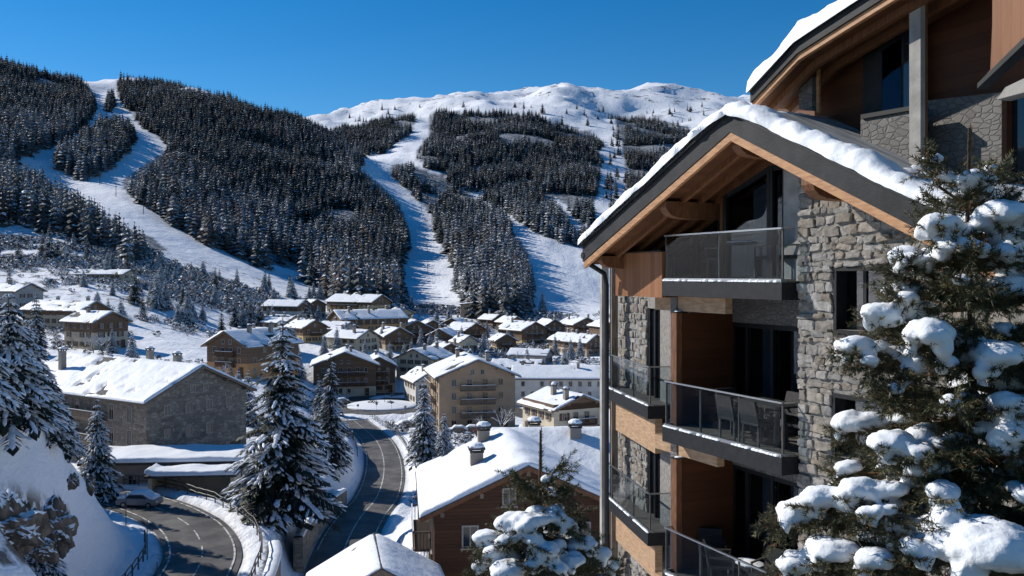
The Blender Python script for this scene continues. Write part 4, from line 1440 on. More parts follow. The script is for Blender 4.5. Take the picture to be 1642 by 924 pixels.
house('village_house', 'low house with a broad snowy roof in front of the orange hotel', 'house', 590, 302, 54, 10, 14, 4.6, 2.4, BEI, 2, .9, 3, 4, 0, None, chim=2)
house('village_house', 'broad dark chalet with two tiers of balconies behind the roundabout', 'chalet', 553, 260, 10, 17, 17, 8.6, 3.4, BRN, 3, 1.2, 6, 5, 11, WD, .30, 2, style='plain', plinth=CRM)
house('village_house', 'brown side wing right of the broad balconied chalet', 'house', 608, 268, 12, 9, 13, 7.6, 2.4, BRN, 3, .9, 3, 4, 5, WD, .35, 1)
house('village_house', 'beige block with dormered snowy roof right of the roundabout', 'house', 664, 276, -24, 12, 13, 7.0, 2.6, BEI, 3, .9, 4, 4, 0, None, chim=2)
house('apartment_house', 'tall brown apartment house with stacked dark balconies behind the lower road', 'apartment house', 0, 0, 12, 15.4, 17, 10.8, 3.1, plaster('tan', (.36, .26, .175)), 4, 1.1, 4, 5, 7.0, None, chim=2, style='plain',
      loc=(-6.9, 187, -31.2), wsize=(1.1, 1.4), side_balc=True)
house('village_house', 'pale house between the apartment house and the roundabout block', 'house', 692, 245, 20, 8.5, 13, 6.2, 2.4, WHT, 2, .9, 3, 4, 0, None, chim=1)
house('long_building', 'long white flat-fronted building behind the apartment house', 'building', 0, 0, 88, 15, 27, 7.8, 2.4, WHT, 3, .6, 4, 10, 0, None, chim=4, style='plain', loc=(27.5, 246, -34.6), bare=-.5)
house('village_house', 'cream house with clustered chimneys beside the modern building corner', 'house', 932, 156, 27, 10.5, 11, 5.0, 2.1, CRM, 2, .8, 4, 4, 5, WD, 1.2, 3)
house('village_house', 'ochre chalet with a balconied gable among the far village centre', 'chalet', 857, 388, 36, 13, 17, 7.6, 3.0, OCH, 3, 1.1, 4, 5, 8, WD, .45, 2)
house('village_house', 'narrow dark chalet just right of the far ochre chalet', 'chalet', 889, 402, 18, 9, 13, 8, 2.7, BRN, 3, 1.0, 3, 4, 6, WD, .3, 2)
house('village_house', 'brown chalet at the right end of the far row next to the steel post', 'chalet', 940, 426, 26, 13, 14, 6.4, 2.8, BRN, 3, 1.0, 4, 4, 8, WD, .5, 2)
house('village_house', 'far chalet seen between the steel post and the ski run', 'chalet', 915, 440, -20, 9, 10, 5.6, 2.4, BEI, 2, .9, 3, 3, 0, WD, .6, 1)
house('village_house', 'chalet partly hidden behind the steel post', 'chalet', 984, 400, 20, 11, 13, 6.4, 2.6, BEI, 3, .9, 4, 4, 6, WD, .5, 2)
house('village_house', 'snow-roofed house left of the far ochre chalet', 'house', 762, 402, 42, 11, 14, 5.8, 2.6, BRN, 2, .9, 3, 4, 6, WD, .3, 2)
house('village_house', 'small pale cabin in the middle of the village', 'cabin', 752, 336, 28, 7, 8, 3.6, 2.0, CRM, 1, .8, 2, 2, 0, None, chim=1)
house('village_house', 'small chalet in front of the far ochre chalet', 'chalet', 812, 350, 15, 7.5, 9, 4.6, 2.2, OCH, 2, .9, 2, 3, 4, WD, .5, 1)
house('village_house', 'flat brown block under the tip of the wooded strip', 'building', 768, 482, 4, 19, 9, 7, 1.0, BRN, 2, .5, 6, 2, 0, None, chim=1)
house('village_house', 'dark gabled house behind the timber gable of the orange hotel', 'house', 694, 390, 14, 11, 12, 6.0, 2.8, BRN, 2, 1.0, 3, 3, 6, WD, .3, 1)
house('village_house', 'low snowy house in the hollow before the far ochre chalet', 'house', 785, 300, 60, 8, 11, 3.2, 1.8, BEI, 1, .8, 2, 3, 0, None, chim=1)
house('village_house', 'low snowy barn right of the village hollow', 'barn', 880, 320, 70, 8, 13, 3.0, 1.8, GRY, 1, .8, 2, 3, 0, None, chim=0)
for px, Y, rz, w, d, h, ri, wl_, st, cl, lab in [
        (722, 302, 24, 9, 11, 5, 2.4, BEI, 2, WD, 'beige house in the hollow left of the small pale cabin'),
        (640, 318, 30, 10, 12, 5.6, 2.6, BRN, 2, WD, 'brown house behind the roundabout block'),
        (505, 322, 40, 9, 12, 5.4, 2.4, OCH, 2, WD, 'ochre house behind the tip of the tallest spruce'),
        (472, 345, 55, 9, 12, 5.4, 2.2, BEI, 2, None, 'beige house left of the bright orange hotel gable'),
        (445, 290, 50, 9, 13, 5.0, 2.2, GRY, 2, WD, 'grey house right behind the tawny chalet'),
        (925, 358, 30, 10, 12, 5.2, 2.4, CRM, 2, WD, 'cream chalet in front of the far row beside the steel post'),
        (955, 340, 40, 9, 12, 5.0, 2.4, BRN, 2, WD, 'brown chalet touching the steel post in the middle distance'),
        (633, 412, 20, 9, 11, 5.4, 2.4, BRN, 2, WD, 'brown house below the right end of the ochre hotel'),
        (725, 430, -20, 10, 10, 5.0, 2.4, BRN, 2, WD, 'brown chalet at the foot of the middle ski run'),
        (828, 440, 30, 9, 11, 5.4, 2.4, BEI, 2, WD, 'beige chalet behind the far ochre chalet'),
        (800, 452, 40, 8, 10, 4.6, 2.2, BRN, 2, WD, 'small brown chalet left behind the far ochre chalet'),
        (650, 440, 34, 9, 10, 5.0, 2.2, BEI, 2, None, 'pale house under the forest right of the ochre hotel'),
        (866, 286, 80, 9, 14, 4.2, 1.8, BEI, 1, None, 'low beige house behind the long white building'),
        (800, 284, 70, 8, 12, 4.0, 1.8, CRM, 1, None, 'low cream house behind the apartment house roof'),
        (705, 345, -15, 9, 10, 5.0, 2.3, OCH, 2, WD, 'ochre chalet between the timber gables and the pale cabin'),
        (560, 340, 58, 9, 12, 4.6, 2.1, CRM, 2, None, 'cream house before the orange hotel gable'),
        (410, 262, 60, 9, 13, 5.4, 2.2, BEI, 2, WD, 'beige house half hidden behind the tawny chalet roof')]:
    house('village_house', lab, 'house', px, Y, rz, w, d, h, ri, wl_, st, .9, 3, 4, 4 if cl is not None and st > 1 else 0, cl, .5, 2)
# the brown chalet under the modern building and its rear wing, the hut by the lower picture edge
house('timber_chalet', 'brown timber chalet with a thick snow roof below the modern building', 'chalet', 0, 0, 6.8, 10.4, 10.5, 8.6, 2.35, M['wood_chalet'], 3, .85, 4, 3, 0, None, chim=2, base=3, loc=(.83, 52.8, -21.9),
      chims=[(-2.5, 4.2), (-1.6, 9.6)], seed=9, snow=.42, bare=-.6, style='plain', roofwood=True, side_balc=True, group=None)
house('timber_chalet', 'rear timber chalet set crosswise behind the brown chalet', 'chalet', 0, 0, 94, 10.2, 13, 8.0, 2.3, M['wood_chalet'], 3, .85, 3, 3, 0, None, chim=3, base=3, loc=(12.2, 65.5, -21.4),
      chims=[(-2.4, 3.0), (-1.2, 8.0), (2.2, 10.5)], seed=14, snow=.42, bare=-.5, style='plain', roofwood=True, group=None)
house('snowy_hut', 'small hut with a snow-covered ridge roof at the lower picture edge', 'hut', 0, 0, 11.6, 6.0, 5.0, 2.6, 1.7, M['wood_dark'], 1, .6, 2, 2, 0, None, chim=0, base=3, loc=(-6.3, 44.9, -18.55),
      seed=21, snow=.17, bare=-.55, style='plain', group=None)


# flat-roofed annex and the open garage in front of the stone house
t = thing('annex_building', 'low annex with a broad flat snow roof in front of the stone house', 'annex', (-39.5, 106.5, -25.3), math.radians(5))
b = MB(); b.box(-9.0, 8.6, 0, 7.5, -2, 3.7); b.build('wall', plaster('annex', (.27, .24, .21)), t)
b = MB(); b.box(-9.5, 9.1, -.5, 8, 3.703, 4.0); rf = b.build('roof', M['roof_dark'], t)
snow_obj('roof_snow', rf, lambda U, V: np.stack([-9.5 + 18.6 * U, -.5 + 8.5 * V, 4.0 + 0 * U], -1), 18.6, 8.5, .5, .5, .4, 3, edge=.4, nscale=3)
for x in (-6.5, -3.6): put_win(t, x, -.004, 1.2, 0, 1.0, 1.3, 'plain', False)
b = MB(); b.box(-1.1, 1.1, -.06, -.004, 0, 2.3); o = b.build('garage_door', M['frame_white'], t); o.location = (-5.0, 0, -1.2)
t = thing('garage', 'dark open garage with a curled snow roof beside the upper road', 'garage', (-35.2, 102.6, -25.0), math.radians(5))
b = MB()
b.box(-4.6, -4.2, 0, 3.7, -2, 2.75).box(4.2, 4.6, 0, 3.7, -2, 2.75).box(-4.2, 4.2, 3.4, 3.7, -2, 2.75)
b.build('wall', CRM, t)
b = MB(); b.box(-4.9, 4.9, -.4, 3.74, 2.753, 3.0); rf = b.build('roof', M['roof_dark'], t)
snow_obj('roof_snow', rf, lambda U, V: np.stack([-4.9 + 9.8 * U, -.4 + 4.1 * V, 3.0 + .35 * np.exp(-((U) / .06) ** 2)], -1), 9.8, 4.1, .4, .42, .6, 8, edge=.35, nscale=1.6)
for x in (-1.4, 1.4):
    b = MB(); b.box(x - .12, x + .12, 0.05, .3, -2, 2.75); b.build('post', M['wood_grey'], t)


# ------------------------------------------------------------------ walls, rails, poles
def offset_path(rd, off, a=0.0, b=1.0, step=1.0, dz=0.0):
    rd = np.asarray(rd)
    t = np.gradient(rd[:, :2], axis=0); t /= np.linalg.norm(t, axis=1)[:, None]
    P = np.c_[rd[:, 0] + t[:, 1] * off, rd[:, 1] - t[:, 0] * off, rd[:, 2] + dz]
    s = np.r_[0, np.cumsum(np.linalg.norm(np.diff(P[:, :2], axis=0), axis=1))]
    q = np.arange(s[-1] * a, s[-1] * b, step)
    return np.stack([np.interp(q, s, P[:, k]) for k in range(3)], -1)


def wall_along(name, label, path, th, depth, m, cap=0.28, group=None):
    """A wall with its crest along path; a rounded pad of snow lies on it."""
    path = np.asarray(path, float)
    base = Vector(path[0]); t = thing(name, label, 'wall', base, 0, group)
    tan = np.gradient(path[:, :2], axis=0); tan /= np.linalg.norm(tan, axis=1)[:, None]
    nr = np.stack([tan[:, 1], -tan[:, 0]], -1)
    b = MB()
    vs = []
    for p, n_ in zip(path - np.array(base), nr):
        for s, z in ((-.5, -depth), (-.5, 0), (.5, 0), (.5, -depth)):
            vs.append((p[0] + n_[0] * th * s, p[1] + n_[1] * th * s, p[2] + z))
    n = len(path); fs = []
    for i in range(n - 1):
        for k in range(4):
            a_, b_ = i * 4 + k, i * 4 + (k + 1) % 4
            fs.append((a_, b_, b_ + 4, a_ + 4))
    fs.append((0, 1, 2, 3)); fs.append(tuple((n - 1) * 4 + k for k in (3, 2, 1, 0)))
    b.add(vs, fs); b.build('wall', m, t)
    prof = [(-.56, -.03), (-.60, .10), (-.45, .8), (0, 1.0), (.45, .8), (.60, .10), (.56, -.03)]
    V = []
    for i, (p, n_) in enumerate(zip(path - np.array(base), nr)):
        hh = cap * (1 + .7 * float(fbm([p[0] / 1.1], [p[1] / 1.1 + p[2]], 12, 3)[0]))
        for s, z in prof: V.append((p[0] + n_[0] * th * s, p[1] + n_[1] * th * s, p[2] + z * hh))
    link('snow_cap', np_mesh('snow_cap', V, grid_faces(n, len(prof)), M['snow_far']), t)
    return t


pa = offset_path(LOWER_ROAD, 3.95, .25, .99, .7)
zt = np.interp(pa[:, 1], [88, 93, 107, 126], [-25.3, -25.9, -27.3, -28.9])
pa = pa[(pa[:, 1] > 91) & (pa[:, 1] < 126)]; pa[:, 2] = np.interp(pa[:, 1], [88, 93, 107, 126], [-25.3, -25.9, -27.3, -28.9])
wall_along('retaining_wall', 'stone retaining wall with a snow pad below the tallest spruce', pa, .9, 5.5, M['stone_house'])
pb = offset_path(UPPER_ROAD, -6.0, .56, .92, .7, .35)
pb = pb[pb[:, 1] < 92]
wall_along('retaining_wall', 'curved retaining wall under the guard rail of the upper road', pb, .9, 6.0, M['stone_house'])


def guard_rail(label, path, h=1.05, gap=2.0, group='dark guard rails along the roads'):
    path = np.asarray(path, float)
    base = Vector(path[0]); t = thing('guard_rail', label, 'guard rail', base, 0, group)
    P = path - np.array(base)
    for z in (h, h * .55):
        b = MB(); b.tube([(p[0], p[1], p[2] + z) for p in P], .055, 5); b.build('rail', M['dark_steel'], t)
    s = np.r_[0, np.cumsum(np.linalg.norm(np.diff(P[:, :2], axis=0), axis=1))]
    pm = MB(); pm.box(-.05, .05, -.05, .05, -.5, h + .03); me = pm.mesh('post', M['dark_steel'])
    for q in np.arange(0.1, s[-1], gap):
        link('post', me, t, [float(np.interp(q, s, P[:, k])) for k in range(3)])
    return t


def on_ground(path, dz=0.0):
    path = path.copy(); path[:, 2] = ground(path[:, 0], path[:, 1]) + dz
    return path


guard_rail('dark double guard rail round the outside of the upper road bend', on_ground(offset_path(UPPER_ROAD, -4.9, .10, .93, .8)))
guard_rail('dark guard rail on the inside of the upper road below the rock slope', on_ground(offset_path(UPPER_ROAD, 4.6, .42, .90, .8)))
guard_rail('guard rail on the right side of the lower road down to the brown chalet', on_ground(offset_path(LOWER_ROAD, -4.6, .0, .42, .8)))
guard_rail('guard rail on the left side of the lower road beside the snowy bank', on_ground(offset_path(LOWER_ROAD, 4.5, .03, .36, .8)))
ringp = np.array([(RB_C.x + (RB_R + 1.2) * math.cos(a), RB_C.y + (RB_R + 1.2) * math.sin(a), 0) for a in np.linspace(2.4, 3.9, 26)])
guard_rail('curved guard rail on the left of the roundabout', on_ground(ringp), .9)


def pole(name, label, cat, p, H, r=.05, group=None, arm=None, head=None):
    t = thing(name, label, cat, p, 0, group)
    b = MB(); b.tube([(0, 0, -.4), (0, 0, H)], r, 6, r * .8); b.build('post', M['dark_steel'], t)
    if arm:
        b = MB(); b.tube([(0, 0, H - .3), (arm * .6, 0, H - .02), (arm, 0, H)], r * .7, 5); b.build('arm', M['dark_steel'], t)
        b = MB(); b.box(arm - .1, arm + .5 * (1 if arm > 0 else -1) * .6 + .1, -.12, .12, H - .06, H + .06); b.build('lamp_head', M['dark_steel'], t)
    if head == 'sign':
        b = MB(); b.tube([(0, -.08, H - .3), (0, -.05, H - .3)], .32, 14); b.build('sign_plate', M['frame_white'], t)
    return t


pole('street_lamp', 'tall lamp post on the snowy island of the roundabout', 'street lamp', (RB_C.x + .8, RB_C.y, RB_C.z + .9), 8.5, .07, arm=1.3)
pole('street_lamp', 'lamp post left of the roundabout entry', 'street lamp', from_px(556, 0, 236), 7, .06, 'lamp posts by the road', arm=1.2)
pole('street_lamp', 'lamp post right of the roundabout ring', 'street lamp', from_px(684, 0, 236), 7, .06, 'lamp posts by the road', arm=-1.2)
for i, (px, Y, H) in enumerate([(236, 78, 3.4), (202, 88, 3.2), (252, 70, 2.6), (140, 60, 2.2)]):
    pole('snow_pole', ['tall dark marker pole beside the inside of the upper road bend', 'thin marker pole by the parked cars on the upper road', 'short marker pole on the verge below the bend',
                       'thin marker stake on the near snow slope'][i], 'marker pole', from_px(px, 0, Y), H, .045, 'snow marker poles')
for i, (px, Y) in enumerate([(574, 226), (650, 226), (604, 232), (628, 234)]):
    pole('road_sign', 'small round road sign at the roundabout edge', 'road sign', from_px(px, 0, Y), 2.4, .035, 'road signs at the roundabout', head='sign')

# low snow-covered bushes on the island
for i, (dx, r) in enumerate([(-2.2, 1.5), (2.4, 1.0)]):
    b = MB()
    r_ = random.Random(i)
    for k in range(90):
        d = Vector((r_.gauss(0, 1), r_.gauss(0, 1), abs(r_.gauss(0, .6)))).normalized() * r * r_.uniform(.5, 1)
        d.z *= .65
        e = Vector((r_.uniform(-1, 1), r_.uniform(-1, 1), r_.uniform(-1, 1))) * .22; g = Vector((r_.uniform(-1, 1), r_.uniform(-1, 1), r_.uniform(-1, 1))) * .22
        b.cur = 0 if r_.random() < .8 else 1
        b.add([d - e, d - g, d + e, d + g], [(0, 1, 2, 3)])
    o = b.build('island_bush', [M['shrub'], M['snow_tree']], None); o.location = (RB_C.x + dx, RB_C.y - .5, RB_C.z + .8)
    tag(o, ['wide dark bush on the roundabout island', 'smaller dark bush right of the lamp post on the roundabout island'][i], 'bush')


# parked cars under snow
def car(px, Y, rz, paint, label, loc=None):
    t = thing('parked_car', label, 'car', loc or from_px(px, 0, Y), math.radians(rz), 'snow-covered cars parked in the village')
    side = [(-2.15, .35), (-2.2, .75), (-1.9, .95), (-1.25, 1.0), (-.75, 1.42), (.75, 1.45), (1.45, 1.02), (2.1, .92), (2.18, .55), (2.1, .32)]
    b = MB()
    b.prism([(x, -.84, z) for x, z in side], (0, 1.68, 0))
    b.build('body', paint, t)
    for s in (-1, 1):
        g = MB()
        y0, y1 = sorted((s * .842, s * .862))
        g.prism([(-1.1, y0, 1.03), (-.72, y0, 1.36), (.7, y0, 1.38), (1.25, y0, 1.03)], (0, y1 - y0, 0))
        g.build('side_window', M['pane'], t)
    g = MB(); g.hexa([(1.47, -.7, 1.03), (1.49, -.7, 1.05), (1.49, .7, 1.05), (1.47, .7, 1.03), (.80, -.62, 1.43), (.83, -.62, 1.44), (.83, .62, 1.44), (.80, .62, 1.43)]); g.build('windscreen', M['pane'], t)
    for x in (-1.35, 1.35):
        for s in (-1, 1):
            w = MB(); w.tube([(x, s * .70, .33), (x, s * .87, .33)], .33, 14); wh = w.build('wheel', M['rubber'], t)
            q = MB(); q.tube([(x, s * .872, .33), (x, s * .885, .33)], .19, 10); q.build('rim', M['rail_steel'], wh)
    for s in (-1, 1):
        q = MB(); q.box(2.10, 2.2, s * .62 - .16, s * .62 + .16, .62, .78); q.build('headlight', M['lamp_glass'], t)

    def P(U, V):
        x = -2.0 + 3.9 * U
        z = np.interp(x, [-2.0, -1.9, -1.25, -.75, .75, 1.45, 2.0], [.93, .95, 1.0, 1.42, 1.45, 1.02, .93])
        return np.stack([x, -.8 + 1.6 * V, z + .01], -1)
    snow_obj('snow_layer', t, P, 3.9, 1.6, .22, .26, .5, int(px + Y), edge=.3, nscale=.8)
    return t


zU = -24 - .0
car(222, 0, -6, M['car_paint_grey'], 'grey snow-covered car parked by the upper road under the near slope', at(224, 815, 97.0) + Vector((0, 0, .15)))
0 and car(205, 0, 4, M['car_paint_grey'], 'grey snow-covered car behind the dark car on the upper road', at(205, 806, 98.4) + Vector((0, -1.2, .3)))
car(648, 210, 40, M['car_paint_dark'], 'dark snow-covered car nearest the lower road guard rail')
car(660, 214, 40, M['car_paint_grey'], 'grey snow-covered car parked next to the dark one below the roundabout')
car(668, 222, 40, M['car_paint_dark'], 'black snow-covered car behind the pair below the roundabout')
car(735, 180, 5, M['car_paint_dark'], 'dark car parked at the foot of the apartment house')
car(757, 181, 5, M['car_paint_red'], 'red car parked at the foot of the apartment house')
car(842, 176, 60, M['car_paint_dark'], 'dark snow-covered car right of the rimed tree')
car(690, 310, 10, M['car_paint_grey'], 'grey snow-covered car between the middle village roofs')
car(548, 246, 20, M['car_paint_dark'], 'dark car at the front of the broad balconied chalet')

# ski-lift masts on the runs
def mast(px, py, Y, H, label, group):
    x = (px - CX) / F * Y
    t = thing('lift_mast', label, 'lift mast', (x, Y, gz(x, Y)), 0, group)
    b = MB(); b.tube([(0, 0, -1), (0, 0, H)], .28, 6, .2); b.build('post', M['dark_steel'], t)
    b = MB(); b.box(-2.4, 2.4, -.2, .2, H - .3, H + .1); b.build('crossarm', M['dark_steel'], t)


def ground_Y(px, py, lo=450, hi=3300):
    Ys = np.exp(np.linspace(math.log(lo), math.log(hi), 160))
    z = base_z((px - CX) / F * Ys, Ys)
    q = HY - z / Ys * F
    i = np.nonzero(q <= py)[0]
    return float(Ys[i[0]]) if len(i) else hi


for px, py, g in [(686, 440, 'm'), (685, 408, 'm'), (683, 372, 'm'), (676, 340, 'm'), (664, 312, 'm'), (645, 285, 'm'), (604, 252, 'm'), (640, 240, 'm'), (658, 215, 'm'), (674, 192, 'm'),
                  (160, 300, 'l'), (145, 296, 'l'), (186, 318, 'l'), (166, 205, 'l'), (172, 180, 'l'), (160, 165, 'l'), (55, 262, 'l'), (230, 345, 'l'), (985, 250, 'r'), (978, 290, 'r'), (968, 330, 'r')]:
    w = {'m': 'middle ski run', 'l': 'left ski run', 'r': 'lift line cut through the right forest'}[g]
    mast(px, py, ground_Y(px, py), 11, 'thin dark lift mast standing on the %s' % w, 'lift masts of the %s' % w)

# ------------------------------------------------------------------ the modern building on the right
class Frame:
    """A facade frame: x along the facade (towards the camera), y into the building, z up."""
    def __init__(self, ox, oy, ang):
        self.o = Vector((ox, oy, 0)); self.a = ang
        self.U = Vector((math.cos(ang), math.sin(ang), 0)); self.V = Vector((-math.sin(ang), math.cos(ang), 0))
        self.M = Matrix.Translation(self.o) @ Matrix.Rotation(ang, 4, 'Z')

    def __call__(self, px, py, y):
        """(u, z) of the photograph's pixel on the plane at depth y"""
        k = (px - CX) / F
        c = self.o.dot(self.V) + y
        Y = c / (self.V.x * k + self.V.y)
        p = Vector((k * Y, Y, 0)) - self.o
        return p.dot(self.U), (HY - py) / F * Y

    def u(self, px, y): return self(px, 0, y)[0]


MF = Frame(5.008, 16.366, math.radians(-65.92))
WF = Frame(3.28, 22.6, math.radians(-80.7))
Z0, Z1, Z2, Z3 = -.13, -3.18, -6.25, -9.3


def part(b, name, mats, parent, frame=None, smooth=False):
    """build b (in its frame's coordinates) as a child of parent, whose frame is the modern building's"""
    inv = None
    if frame is not None and frame is not MF:
        inv = MF.M.inverted() @ frame.M
    me = b.mesh(name, mats, smooth, inv)
    return link(name, me, parent)


def stones(b, u0, u1, z0, z1, holes=(), top=None, y=0.0, seed=1, hmin=.09, hmax=.21):
    """Rubble masonry: courses of uneven bulged stones, each with its own tone."""
    r_ = random.Random(seed)
    z = z0; row = 0
    while z < z1:
        h = r_.uniform(hmin, hmax)
        zc = z + h / 2
        segs = [(u0, u1)]
        for (a, c, e, g) in holes:
            if e - h * .3 < zc < g + h * .3:
                ns = []
                for s in segs:
                    if c <= s[0] or a >= s[1]: ns.append(s); continue
                    if a > s[0]: ns.append((s[0], a))
                    if c < s[1]: ns.append((c, s[1]))
                segs = ns
        for s0, s1 in segs:
            u = s0
            while u < s1 - .02:
                w = r_.uniform(.15, .46) * (1 if h > .14 else .85)
                if s1 - (u + w) < .16: w = s1 - u
                parts = [(z, h)]
                if h > .22 and r_.random() < .25:
                    q = r_.uniform(.4, .6); parts = [(z, h * q), (z + h * q, h * (1 - q))]
                for zb, hh in parts:
                    if top is not None and zb + hh > top(u + w / 2): continue
                    g = .008
                    jit = lambda m: r_.uniform(-m, m)
                    c = min(.028, w * .15, hh * .2)
                    x0, x1, y0, y1 = u + g, u + w - g, zb + g, zb + hh - g
                    wv = lambda uu, zz: zz + .03 * math.sin(uu * 2.3 + row * 1.7)
                    ring = [(x0 + c * r_.uniform(.5, 2), y0), ((x0 + x1) / 2 + jit(.06), y0 + jit(.012)), (x1 - c * r_.uniform(.5, 2), y0), (x1 + jit(.008), y0 + c),
                            (x1 + jit(.012), y1 - c * r_.uniform(.5, 1.6)), (x1 - c * r_.uniform(.5, 2), y1), ((x0 + x1) / 2 + jit(.06), y1 + jit(.012)), (x0 + c, y1), (x0 + jit(.01), y1 - c), (x0 + jit(.01), y0 + c)]
                    ring = [(a_ + jit(.014), e_ + jit(.012)) for a_, e_ in ring]
                    n = len(ring); cx, cz = (x0 + x1) / 2, (y0 + y1) / 2
                    d = r_.uniform(.015, .06)
                    tx, tz = r_.uniform(-.12, .12), r_.uniform(-.16, .16)
                    vs = []
                    for sc, dd in ((1, -.03), (.99, d * .72), (.87, d)):
                        for (px_, pz_) in ring:
                            uu = cx + (px_ - cx) * sc; zz = cz + (pz_ - cz) * sc
                            dj = dd + (jit(.010) if dd > 0 else 0) + (tx * (uu - cx) + tz * (zz - cz)) * (1 if dd > 0 else 0)
                            vs.append((uu, y - dj, wv(uu, zz)))
                    vs.append((cx, y - d - r_.uniform(0, .015), wv(cx, cz)))
                    fs = []
                    for k in range(2):
                        for i in range(n):
                            j = (i + 1) % n
                            fs.append((k * n + i, k * n + j, (k + 1) * n + j, (k + 1) * n + i))
                    for i in range(n): fs.append((2 * n + i, 2 * n + (i + 1) % n, 3 * n))
                    t = r_.uniform(.145, .25); wm = r_.uniform(.008, .032)
                    b.curtone = (t + wm, t, t - wm * .9 - .004)
                    b.add(vs, fs)
                u += w
        z += h; row += 1
    return b


def backing(b, u0, u1, z0, z1, holes, y0, y1):
    """solid wall with rectangular holes, as butting blocks"""
    us = sorted({u0, u1, *[min(max(v, u0), u1) for h in holes for v in h[:2]]})
    for a, c in zip(us, us[1:]):
        if c - a < 1e-6: continue
        cuts = sorted((h[2], h[3]) for h in holes if h[0] < (a + c) / 2 < h[1])
        z = z0
        for e, g in cuts:
            b.box(a, c, y0, y1, z, e); z = g
        b.box(a, c, y0, y1, z, z1)
    return b


MB_T = thing('modern_apartment_house', 'modern stone and timber apartment house with glass-railed balconies under a snowy black-edged gable', 'apartment house',
             (MF.o.x, MF.o.y, 0), MF.a)
T = MB_T

# gable roof
yF = -1.05
uA, zA = MF(1170, 181, yF); uL, zL = MF(934, 396, yF); uR, zR = MF(1460, 322, yF)
slR = (zA - zR) / (uR - uA); slL = (zA - zL) / (uA - uL)
uE = 6.6; zE = zA - (uE - uA) * slR
roofline = lambda u: zA - (slR * (u - uA) if u > uA else slL * (uA - u))
yB = 8.0
b = MB()
FT = .34
for poly in ([(uL, zL), (uA, zA), (uA, zA - FT), (uL, zL - FT)], [(uA, zA), (uE, zE), (uE, zE - FT), (uA, zA - FT)]):
    b.prism([(u, yF, z) for u, z in poly][::-1], (0, yB - yF, 0))
roof = part(b, 'roof', M['fascia'], T)
b = MB()
for poly in ([(uL - .02, zL + .004), (uA, zA + .004), (uA, zA + .05), (uL - .02, zL + .05)], [(uA, zA + .004), (uE, zE + .004), (uE, zE + .05), (uA, zA + .05)]):
    b.prism([(u, yF - .06, z) for u, z in poly][::-1], (0, yB - yF, 0))
part(b, 'drip_edge', M['black'], roof)
b = MB()
tw = .15
for poly in ([(uL + .03, zL - FT - .004), (uA, zA - FT - .004), (uA, zA - FT - tw), (uL + .03, zL - FT - tw)], [(uA, zA - FT - .004), (uE, zE - FT - .004), (uE, zE - FT - tw), (uA, zA - FT - tw)]):
    b.prism([(u, yF + .015, z) for u, z in poly][::-1], (0, .07, 0))
part(b, 'verge_board', M['wood_trim'], roof)
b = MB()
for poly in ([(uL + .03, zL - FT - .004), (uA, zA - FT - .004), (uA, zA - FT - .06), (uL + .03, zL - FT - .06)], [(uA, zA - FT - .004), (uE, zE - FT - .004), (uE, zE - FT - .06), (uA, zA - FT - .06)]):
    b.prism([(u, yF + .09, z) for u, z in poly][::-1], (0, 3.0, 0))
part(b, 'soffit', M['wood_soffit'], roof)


def purlin(u, ztop, w=.2, h=.30, y0=-.92, y1=1.3):
    b = MB()
    prof = [(y1, ztop), (y0, ztop), (y0, ztop - h * .35), (y0 + .05, ztop - h * .62), (y0 + .14, ztop - h * .82), (y0 + .30, ztop - h * .95), (y0 + .5, ztop - h), (y1, ztop - h)]
    b.prism([(u - w / 2, y, z) for y, z in prof], (w, 0, 0))
    return part(b, 'purlin', M['wood_beam'], roof)


zs = lambda u: roofline(u) - FT - .065
uP = MF.u(1064, -.9)
purlin(uP, zs(uP - .1), .24, .34)
purlin(uA, zs(uA + .1) - .02, .22, .30)
uP2 = MF.u(1290, -.9)
purlin(uP2 + .08, zs(uP2 + .2), .26, .36, -.92, -.02)
purlin(uL + .55, zs(uL + .45), .2, .28)
for k in range(7):                                        # rafters on the soffit, running up the slope
    y = -.55 + k * .42
    b = MB()
    b.prism([(uL + .2, y, zs(uL + .2)), (uL + .2, y, zs(uL + .2) - .11), (uA - .12, y, zs(uA - .12) - .11), (uA - .12, y, zs(uA - .12))], (0, .09, 0))
    part(b, 'rafter', M['wood_beam'], roof)

# snow on the gable roof: a thick lip along the verge, thinner behind
def Proof(U, V):
    u = uL - .05 + U * (uE - uL + .05)
    y = yF - .1 + V * (4.2)
    z = np.where(u > uA, zA - slR * (u - uA), zA - slL * (uA - u)) + .05
    z = z - .10 * np.exp(-((u - uA) / .35) ** 2)
    lip = .12 * np.exp(-((y - yF - .12) / .26) ** 2) * (1 + .6 * fbm(u / .4, y / .5, 5, 3))
    far = np.clip((y - yF - .42 - .10 * fbm(u / .5, y * 0, 8, 3)) / .25, 0, 1) * np.clip((u - uA + .1) / .3, 0, 1) * np.clip((3.4 - u) / 1.4 + .35 * fbm(u / .6, y / .6, 13, 3), 0, 1)
    return np.stack([u, y, z + lip - .22 * far], -1)
v, f = snow_sheet(Proof, uE - uL, 4.2, 0.05, .165, .75, 3, edge=.17, nscale=.42, lip=.15)
link('roof_snow', np_mesh('roof_snow', v, f, M['snow']), roof)
b = MB()
b.prism([(uA + .05, yF + .1, zA + .062), (uE, yF + .1, zE + .062), (uE, yF + .1, zE + .004), (uA + .05, yF + .1, zA + .004)][::-1], (0, 3.0, 0))
part(b, 'frosted_slates', M['frosted_slate'], roof)
b = MB()
b.tube([(uL + .02, yF - .02, zL - .2), (uL + .02, yB, zL - .2)], .075, 8)
part(b, 'gutter', M['black'], roof)

